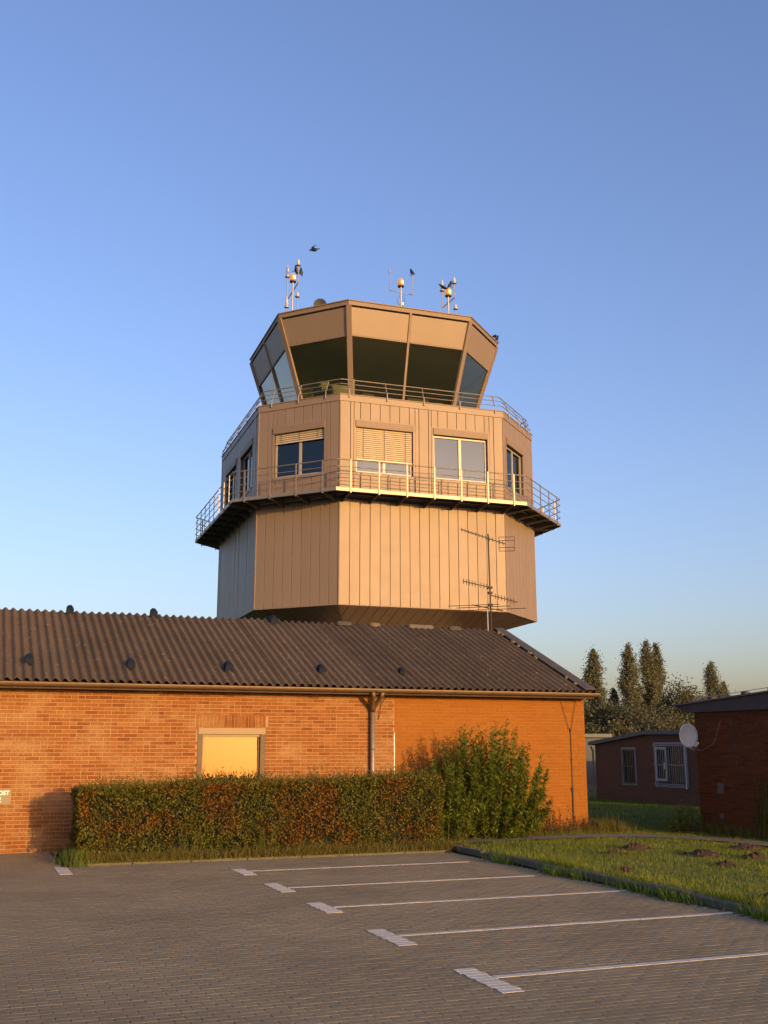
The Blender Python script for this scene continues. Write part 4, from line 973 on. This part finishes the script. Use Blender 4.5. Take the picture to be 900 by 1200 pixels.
# ------------------------------------------------------------------ hedge
hd = empty('hedge', (5.4, 20.35, .04), 0, 'clipped reddish green hedge along the foot of the brick wall', 'hedge')
HU0, HU1, HV0, HV1, HT = 2.0, 8.95, 19.72, 20.95, 1.22
def htop(u): return HT + .02*math.sin(u*1.7) + .01*math.sin(u*5.1) + .10*np.clip((u-2.4)/5.6, 0, 1)
mm = MB(); nu = 36
mm.loft([[(u, HV0+.14+.03*math.sin(u*3), .02), (u, HV1-.12, .02), (u, HV1-.14, htop(u)-.17), (u, HV0+.2, htop(u)-.17)] for u in np.linspace(HU0+.15, HU1-.1, nu)])
mm.build('light_blocking_core', 'hedge_core', hd)  # solid dark box added inside the leaves to block light
def shell(n, face):
    u = rng.uniform(HU0, HU1, n); dep = np.abs(rng.normal(0, .07, n))
    if face == 'front':
        z = .05+rng.uniform(0, 1, n)*(HT+.10); v = HV0+dep+.04*np.sin(u*2.3+z*3)+.035*np.sin(u*7+z*5)+.03*np.sin(u*13-z*9); z = np.minimum(z, HT+.10*np.clip((u-2.4)/5.6, 0, 1))
    elif face == 'top': v = rng.uniform(HV0, HV1, n); z = np.array([htop(x) for x in u])-dep*1.2+.03*np.sin(v*9+u*4)
    elif face == 'left': v = rng.uniform(HV0, HV1, n); z = rng.uniform(.05, HT, n); u = HU0+dep+.04*np.sin(z*6+v*5)
    else: z = rng.uniform(.05, HT, n); v = HV1-dep
    return np.stack([u, v, z], 1)
P = np.concatenate([shell(26000, 'front'), shell(15000, 'top'), shell(4500, 'left'), shell(6000, 'back')])
# knot-holes in the foliage
hl = np.sin(P[:, 0]*9.1+np.sin(P[:, 2]*7)*2)*np.sin(P[:, 2]*11+np.sin(P[:, 0]*5)*2)
hole = ((hl > .72) & (rng.uniform(0, 1, len(P)) < .8) & (P[:, 2] < 1.1)) | ((P[:, 0]-3.83)**2/.03+(P[:, 2]-.22)**2/.02 < 1) | ((P[:, 0]-6.6)**2/.01+(P[:, 2]-.15)**2/.008 < 1)
P = P[~hole]
N = len(P); D = rng.normal(size=(N, 3)); D[:, 2] += .5; D[:, 1] -= .35
V = leaves(P-np.array([OFF[hd.name]]), D, rng.uniform(.03, .062, N), rng.uniform(.009, .017, N))
link_mesh('foliage', np_mesh('foliage', V, 6), 'hedge_leaf', hd)
# long untrimmed shoots on the top
n = 1900; u = rng.uniform(HU0+.02, HU1, n); v = rng.uniform(HV0+.02, HV1-.1, n)
B0 = np.stack([u, v, np.array([htop(x) for x in u])-.06], 1); dirn = unit(np.stack([rng.normal(0, .25, n), rng.normal(0, .25, n), np.ones(n)], 1)); ln = rng.gamma(2.0, .055, n)+.03
Pl = []; Dl = []
for k in range(9):
    f = (k+1)/9; Pl.append(B0+dirn*(ln*f)[:, None]); d = rng.normal(size=(n, 3)); d[:, 2] += 1.3; Dl.append(d)
Pl = np.concatenate(Pl); Dl = np.concatenate(Dl)
V = leaves(Pl-np.array([OFF[hd.name]]), Dl, rng.uniform(.025, .055, len(Pl)), rng.uniform(.006, .011, len(Pl)))
link_mesh('young_shoots', np_mesh('young_shoots', V, 6), 'hedge_tip', hd)

# ------------------------------------------------------------------ shrub
def shrub(name, c, stems, spread, hgt, leafL, mats, label, nleaf, seed, group=None, bias=0):
    r = np.random.default_rng(seed); t = empty(name, c, 0, label, 'shrub', group); off = np.array(OFF[t.name])
    st = MB(); LP, LD, LL, TP, TD, TL = [], [], [], [], [], []
    for k in range(stems):
        a = r.uniform(0, 2*np.pi); rad = math.sqrt(r.uniform(0, 1)); h = hgt*(1-.45*rad**3)*(r.uniform(.62, 1.0)**.8 if k % 3 else r.uniform(.22, .6))
        out = np.array([math.cos(a)*spread*rad, math.sin(a)*spread*.55*rad, 0])
        b = np.array(c)+out*.45; tip = np.array(c)+out+np.array([bias*rad, 0, h]); mid = (b+tip)/2+out*.14
        pts = [b*(1-f)**2+2*mid*f*(1-f)+tip*f*f for f in np.linspace(0, 1, 7)]
        st.tube([tuple(p) for p in pts], [.011*(1-.75*f) for f in np.linspace(0, 1, 7)], 4)
        for q in range(nleaf):
            f = r.uniform(.04, 1.0); p = b*(1-f)**2+2*mid*f*(1-f)+tip*f*f; ax = unit(2*(1-f)*(mid-b)+2*f*(tip-mid)); d = r.normal(size=3); d -= ax*(d@ax); d = unit(d)*1.0+ax*.75
            tipf = f > .86 and mats[1] and k % 3 == 0
            (TP if tipf else LP).append(p+r.normal(0, .02, 3)); (TD if tipf else LD).append(d); (TL if tipf else LL).append(r.uniform(.6, 1.15)*leafL*(1-.3*max(0, f-.8)/.2))
    st.build('stem', 'stem', t)
    V = leaves(np.array(LP)-off, np.array(LD), np.array(LL), np.array(LL)*.17, (0, 0, 1)); link_mesh('foliage', np_mesh('foliage', V, 6), mats[0], t)
    if TP:
        V = leaves(np.array(TP)-off, np.array(TD), np.array(TL)*.9, np.array(TL)*.15, (0, 0, 1)); link_mesh('shoot_tips', np_mesh('shoot_tips', V, 6), mats[1], t)
    return t
shrub('leafy_shrub', (10.42, 20.72, .05), 250, 1.5, 2.5, .112, ('shrub_leaf', 'shrub_tip'), 'tall bushy green shrub at the right end of the hedge', 110, 21)
shrub('leafy_shrub', (9.25, 20.3, .05), 100, .85, 1.72, .10, ('shrub_leaf', 'shrub_tip'), 'lower green shrub squeezed between the hedge and the tall shrub', 90, 22)
shrub('weed_clump', (12.55, 21.45, .06), 26, .62, .62, .07, ('weed_red', None), 'reddish weeds at the foot of the orange wall', 26, 23)
shrub('weed_clump', (13.35, 21.6, .06), 16, .30, .42, .06, ('weed_red', None), 'reddish weeds at the orange wall corner by the conductor', 22, 24)
shrub('weed_clump', (15.25, 20.55, .08), 40, .55, .72, .07, ('shrub_leaf', None), 'dark green weeds at the shaded corner of the outbuilding', 40, 25)
shrub('weed_clump', (5.3, 19.55, .05), 10, .35, .55, .07, ('shrub_leaf', None), 'bright green sprouts low in front of the hedge under the window', 40, 26)
shrub('weed_clump', (4.0, 19.6, .05), 8, .28, .75, .06, ('shrub_leaf', None), 'bright green sprouts climbing the hedge front left of the window', 40, 27)

# ------------------------------------------------------------------ grass
def grass(name, uv, H, W, material, label=None, cat='grass', lean=.4):
    P = frame_pts(uv); V = blades(P, H, W, lean); o = link_mesh(name, np_mesh(name, V, 3), material)
    return tag(o, label, cat, kind='stuff')
def onpath(u, v):
    k = np.zeros(len(u), bool)
    for (a, b), (c_, d_) in zip(pth[:-1], pth[1:]):
        dx, dy = c_-a, d_-b; L2 = dx*dx+dy*dy; t_ = np.clip(((u-a)*dx+(v-b)*dy)/L2, 0, 1); k |= np.hypot(u-a-t_*dx, v-b-t_*dy) < .30+.08*np.sin(u*5+v*3)
    return k
n = 150000; u = rng.uniform(UK+.1, 19, n); v = rng.uniform(4.5, 21.8, n); ok = ~onpath(u, v) & ~((u > UR) & (v > RVN)) & ~((u < 13.7) & (v > 21.85))
u, v = u[ok], v[ok]; z = .07+.014*np.sin(u*.7+1)*np.sin(v*.5)+.009*np.sin(u*1.9+v*1.3)
pat = .55+.45*np.sin(u*2.1+np.sin(v*1.7)*2)*np.sin(v*2.6+np.sin(u*1.1))
grass('lawn_grass', np.stack([u, v, z-.01], 1), rng.uniform(.03, .075, len(u))*(.7+.6*pat), .011, 'grass_blade', 'short sunlit lawn grass right of the parking kerb')
n = 60000; u = rng.uniform(13.0, 22.1, n); v = rng.uniform(21.2, 42, n); ok = ~((u < 13.65) & (v < VW+DEP)); u, v = u[ok], v[ok]
z = np.where(v < 40, .07+.014*np.sin(u*.7+1)*np.sin(v*.5)+.009*np.sin(u*1.9+v*1.3), .05)
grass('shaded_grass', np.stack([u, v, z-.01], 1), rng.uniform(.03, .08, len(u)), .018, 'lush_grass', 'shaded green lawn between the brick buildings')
# ragged edge over the kerb, bed verge and wall foot
n = 5200; u = UK+np.abs(rng.normal(.12, .09, n)); v = rng.uniform(6, 19.2, n); dens = np.sin(v*1.3)+np.sin(v*2.9+1)*.8+np.sin(v*.6); ok = rng.uniform(-2.2, 2.2, n) < dens; u, v = u[ok], v[ok]
grass('kerb_grass', np.stack([u, v, np.full(len(u), .07)], 1), rng.uniform(.06, .20, len(u)), .012, 'grass_blade', 'longer grass hanging over the lawn kerb', lean=.8)
ks_ = [(8.8, 15.2), (8.82, 14.7), (8.82, 12.35), (8.8, 12.1), (8.84, 10.5), (8.8, 10.1), (8.85, 9.7), (8.8, 17.0), (8.83, 13.3)]
Pg = np.concatenate([np.stack([rng.normal(a, .07, 190), rng.normal(b, .26, 190), np.zeros(190)], 1) for a, b in ks_])
Pg[:, 0] = np.minimum(Pg[:, 0], UK-.03)
grass('kerb_weeds', Pg, rng.uniform(.05, .19, len(Pg)), .013, 'lush_grass', 'green weed tufts in the gutter along the lawn kerb', lean=.7)
n = 30000; u = rng.uniform(1.8, 9.2, n); v = VB-.05+np.abs(rng.normal(.10, .2, n)); v = np.minimum(v, 20.2)
dn = np.sin(u*2.3)+np.sin(u*5.1+2)*.7; ok = rng.uniform(-2.2, 1.4, n) < dn; u, v = u[ok], v[ok]
grass('verge_grass', np.stack([u, v, np.full(len(u), .04)], 1), rng.gamma(3, .028, len(u))+.02, .011, 'dry_grass', 'yellowed grass strip along the hedge foot', lean=.6)
n = 3500; u = rng.uniform(8.9, 13.7, n); v = rng.uniform(20.8, 21.85, n)
grass('wall_foot_grass', np.stack([u, v, np.full(n, .06)], 1), rng.gamma(3, .035, n)+.03, .012, 'dry_grass', 'dry grass between path and orange wall', lean=.5)
n = 1500; u = rng.normal(13.85, .22, n); v = rng.normal(21.6, .35, n); ok = u > 13.4
grass('corner_grass', np.stack([u[ok], v[ok], np.full(ok.sum(), .06)], 1), rng.gamma(3, .05, ok.sum())+.04, .014, 'dry_grass', 'tall yellowing grass at the orange building corner', lean=.5)
Pg = np.stack([rng.normal(1.95, .12, 700), rng.normal(19.45, .25, 700), np.full(700, .0)], 1)
grass('bed_corner_grass', Pg, rng.uniform(.06, .3, 700), .012, 'lush_grass', 'green tuft at the left hedge corner', lean=.6)
Pg = np.stack([UR-np.abs(rng.normal(0, .15, 1800))-.02, rng.uniform(16.7, 20.7, 1800), np.full(1800, .07)], 1)
grass('outbuilding_grass', Pg, rng.uniform(.06, .34, 1800), .013, 'dry_grass', 'tall grass along the outbuilding wall foot', lean=.5)
# dry vine on the outbuilding wall
vp = []; 
for k in range(70):
    v0 = rng.uniform(18.0, 18.7); z0 = .1
    vp.append([v0, rng.uniform(.5, 1.35)])
mm = MB()
for v0, h_ in vp: mm.tube([(UR-.10, v0, .05), (UR-.05, v0-.02+rng.normal(0, .05), h_*.5), (UR-.02, v0-.05+rng.normal(0, .12), h_)], .006, 4)
vn = empty('dry_vine', (UR-.1, 18.4, .05), 0, 'dry brown stalks leaning on the outbuilding wall', 'plant'); mm.build('stalks', 'dry_grass', vn)

# molehills
for k, (u, v, s_, lb) in enumerate(((11.85, 17.5, .34, 'flat earthy molehill on the lawn nearest the orange wall corner'), (12.35, 16.15, .36, 'wide crumbly molehill in the middle of the lawn'), (13.95, 17.0, .36, 'tall brown molehill next to the path by the outbuilding'),
                          (9.55, 14.4, .26, 'dark molehill right beside the lawn kerb'), (12.9, 15.5, .28, 'low molehill between the wide one and the path'), (11.6, 14.6, .22, 'small worn molehill in the lower lawn'), (12.6, 14.3, .24, 'small brown molehill on the lower lawn'), (9.6, 11.15, .34, 'brown molehill by the kerb with dry grass around'), (11.0, 16.9, .2, 'faint small molehill in the upper lawn'))):
    r = np.random.default_rng(50+k); mm = MB(); nn_ = 14; rings = []
    for f, h_ in ((1, 0), (.8, .3), (.55, .68), (.3, .92), (.08, 1)):
        rings.append([(u+s_*f*math.cos(2*math.pi*j/nn_)*r.uniform(.8, 1.15), v+s_*f*math.sin(2*math.pi*j/nn_)*r.uniform(.8, 1.15), hz(u, v)-.01+s_*.34*h_*r.uniform(.8, 1.15)) for j in range(nn_)])
    mm.loft(rings)
    for q in range(26):
        a, d = r.uniform(0, 6.28), s_*r.uniform(.1, 1.2); c_ = (u+math.cos(a)*d, v+math.sin(a)*d, hz(u, v)+s_*.30*max(0, 1-d/s_)); b_ = r.uniform(.015, .04)
        mm.loft([[(c_[0]+b_*math.cos(j*1.57+a), c_[1]+b_*math.sin(j*1.57+a), c_[2]) for j in range(4)], [(c_[0]+b_*.6*math.cos(j*1.57+a), c_[1]+b_*.6*math.sin(j*1.57+a), c_[2]+b_*1.2) for j in range(4)]])
    o = mm.build('molehill', 'soil'); o.rotation_euler = (0, 0, TH); tag(o, lb, 'molehill', 'molehills on the lawn')

# ------------------------------------------------------------------ trees far behind
def tree(loc, height, width, kind, label, group, seed, nl=5200, leaf=.30):
    r = np.random.default_rng(seed); t = empty('poplar_tree' if kind == 'poplar' else 'broadleaf_tree', loc, r.uniform(0, 6), label, 'tree', group, framed=False)
    st = MB(); top = height*(.95 if kind == 'poplar' else .7)
    st.tube([(0, 0, -.1), (.05, 0, height*.3), (0, .05, top)], [height*.022, height*.015, .03], 8)
    C_ = []; 
    nb = 34 if kind == 'poplar' else 30
    for k in range(nb):
        f = (k+.5)/nb; a = r.uniform(0, 6.28)
        if kind == 'poplar':
            z0 = height*(.06+.74*f); L = height*r.uniform(.16, .26)*(1-.35*f); wr = width/2*(math.sin(math.pi*min(1, (.14+f*.86))**.75)*.85+.15)*r.uniform(.55, 1.1)
            p0 = np.array([0, 0, z0]); p1 = p0+np.array([math.cos(a)*wr, math.sin(a)*wr, L])
        else:
            z0 = height*(.18+.5*f); wr = width/2*math.sqrt(max(.05, 1-(f*1.5-.55)**2))*r.uniform(.6, 1.1)
            p0 = np.array([0, 0, z0]); p1 = p0+np.array([math.cos(a)*wr, math.sin(a)*wr, height*r.uniform(.1, .32)])
        st.tube([tuple(p0), tuple((p0+p1)/2+np.array([math.cos(a), math.sin(a), 0])*.1*wr), tuple(p1)], [.06, .04, .015], 5); C_.append((p0, p1, wr))
    st.build('trunk', 'bark', t, True)
    LP = []
    per = nl//nb
    for p0, p1, wr in C_:
        f = r.uniform(.25, 1.08, per)[:, None]; sg = (.17*width if kind == 'poplar' else .13*width)
        LP.append(p0+(p1-p0)*f+r.normal(size=(per, 3))*sg*np.array([.62, .62, .95])*r.uniform(.4, 1, (per, 1)))
    if kind == 'poplar':
        q = r.uniform(0, 1, 900)[:, None]; LP.append(np.array([0, 0, height*.80])+np.array([0, 0, height*.20])*q+r.normal(size=(900, 3))*width*.15*(1-q*.75))
    LP = np.concatenate(LP); LP = LP[LP[:, 2] > .3]
    V = leaves(LP, r.normal(size=(len(LP), 3)), r.uniform(.6, 1.2, len(LP))*leaf, r.uniform(.25, .5, len(LP))*leaf)
    link_mesh('crown', np_mesh('crown', V, 6), 'poplar_leaf' if kind == 'poplar' else 'far_leaf', t); return t
def at(x, y, Y, z=None):
    d = Vector((0, math.cos(PITCH), math.sin(PITCH)))*FPX + Vector((1, 0, 0))*(x-450) + Vector((0, -math.sin(PITCH), math.cos(PITCH)))*(600-y)
    return Vector((0, 0, EYE)) + d*(Y/d.y)
G_ = 'poplars and trees behind the back building'
for x, y, Y, w_, lb, sd_ in ((695, 762, 92, 2.7, 'poplar whose crown starts right above the orange building corner', 1), (736, 755, 96, 2.5, 'slender tall poplar beside the thickest poplar', 2), (757, 752, 97, 2.5, 'left stem of the thickest twin poplar', 3), (768, 755, 98, 2.5, 'right stem of the thickest twin poplar', 4),
                       (833, 777, 112, 3.0, 'single conical poplar rising over the flat roof edge', 5), (719, 808, 100, 1.6, 'short thin poplar in the gap between taller poplars', 6), (622, 760, 115, 1.5, 'tip of a poplar peeking over the corrugated roof slope', 7), (848, 800, 118, 1.8, 'small poplar behind the single conical one', 8)):
    P = at(x, y, Y); tree((P.x, P.y, 0), P.z, w_, 'poplar', lb, G_, 100+sd_, 15000, .15)
for x, y, Y, w_, lb, sd_ in ((795, 795, 88, 5.2, 'rounded brownish tree right of the twin poplar', 1), (700, 822, 80, 4.5, 'dense dark tree low behind the orange building corner', 2), (733, 828, 78, 4.6, 'dense dark tree below the slender poplar', 3), (768, 830, 76, 4.4, 'dense dark tree below the twin poplar', 4),
                       (812, 812, 90, 4.2, 'autumn-tinged tree against the flat roof end', 5), (670, 825, 84, 4.5, 'dark tree mostly hidden by the orange wall', 6), (845, 815, 95, 5, 'dark tree mostly hidden by the flat roof', 7), (752, 845, 66, 4.0, 'low dark bushy tree just over the back building roof', 8), (712, 848, 64, 3.6, 'low bushy tree over the left eave of the back building', 9), (790, 842, 68, 4.4, 'low bushy tree over the right part of the back building roof', 10)):
    P = at(x, y, Y); tree((P.x, P.y, 0), P.z, w_, 'broad', lb, G_, 200+sd_, 9000, .17)
# far belt of trees on the horizon
n = 26000; a = rng.uniform(-1.2, 1.2, n); d = rng.uniform(210, 260, n); h_ = 5+2.2*np.sin(a*17)+1.5*np.sin(a*41+1)+1.2*np.sin(a*97)
P = np.stack([np.sin(a)*d, np.cos(a)*d, rng.uniform(0, 1, n)**.8*h_], 1)
V = leaves(P, rng.normal(size=(n, 3)), rng.uniform(1, 2.4, n), rng.uniform(.6, 1.1, n))
tag(link_mesh('far_woodland', np_mesh('far_woodland', V, 6), 'far_leaf'), 'dark line of woodland on the horizon behind the poplars', 'woodland', kind='stuff')
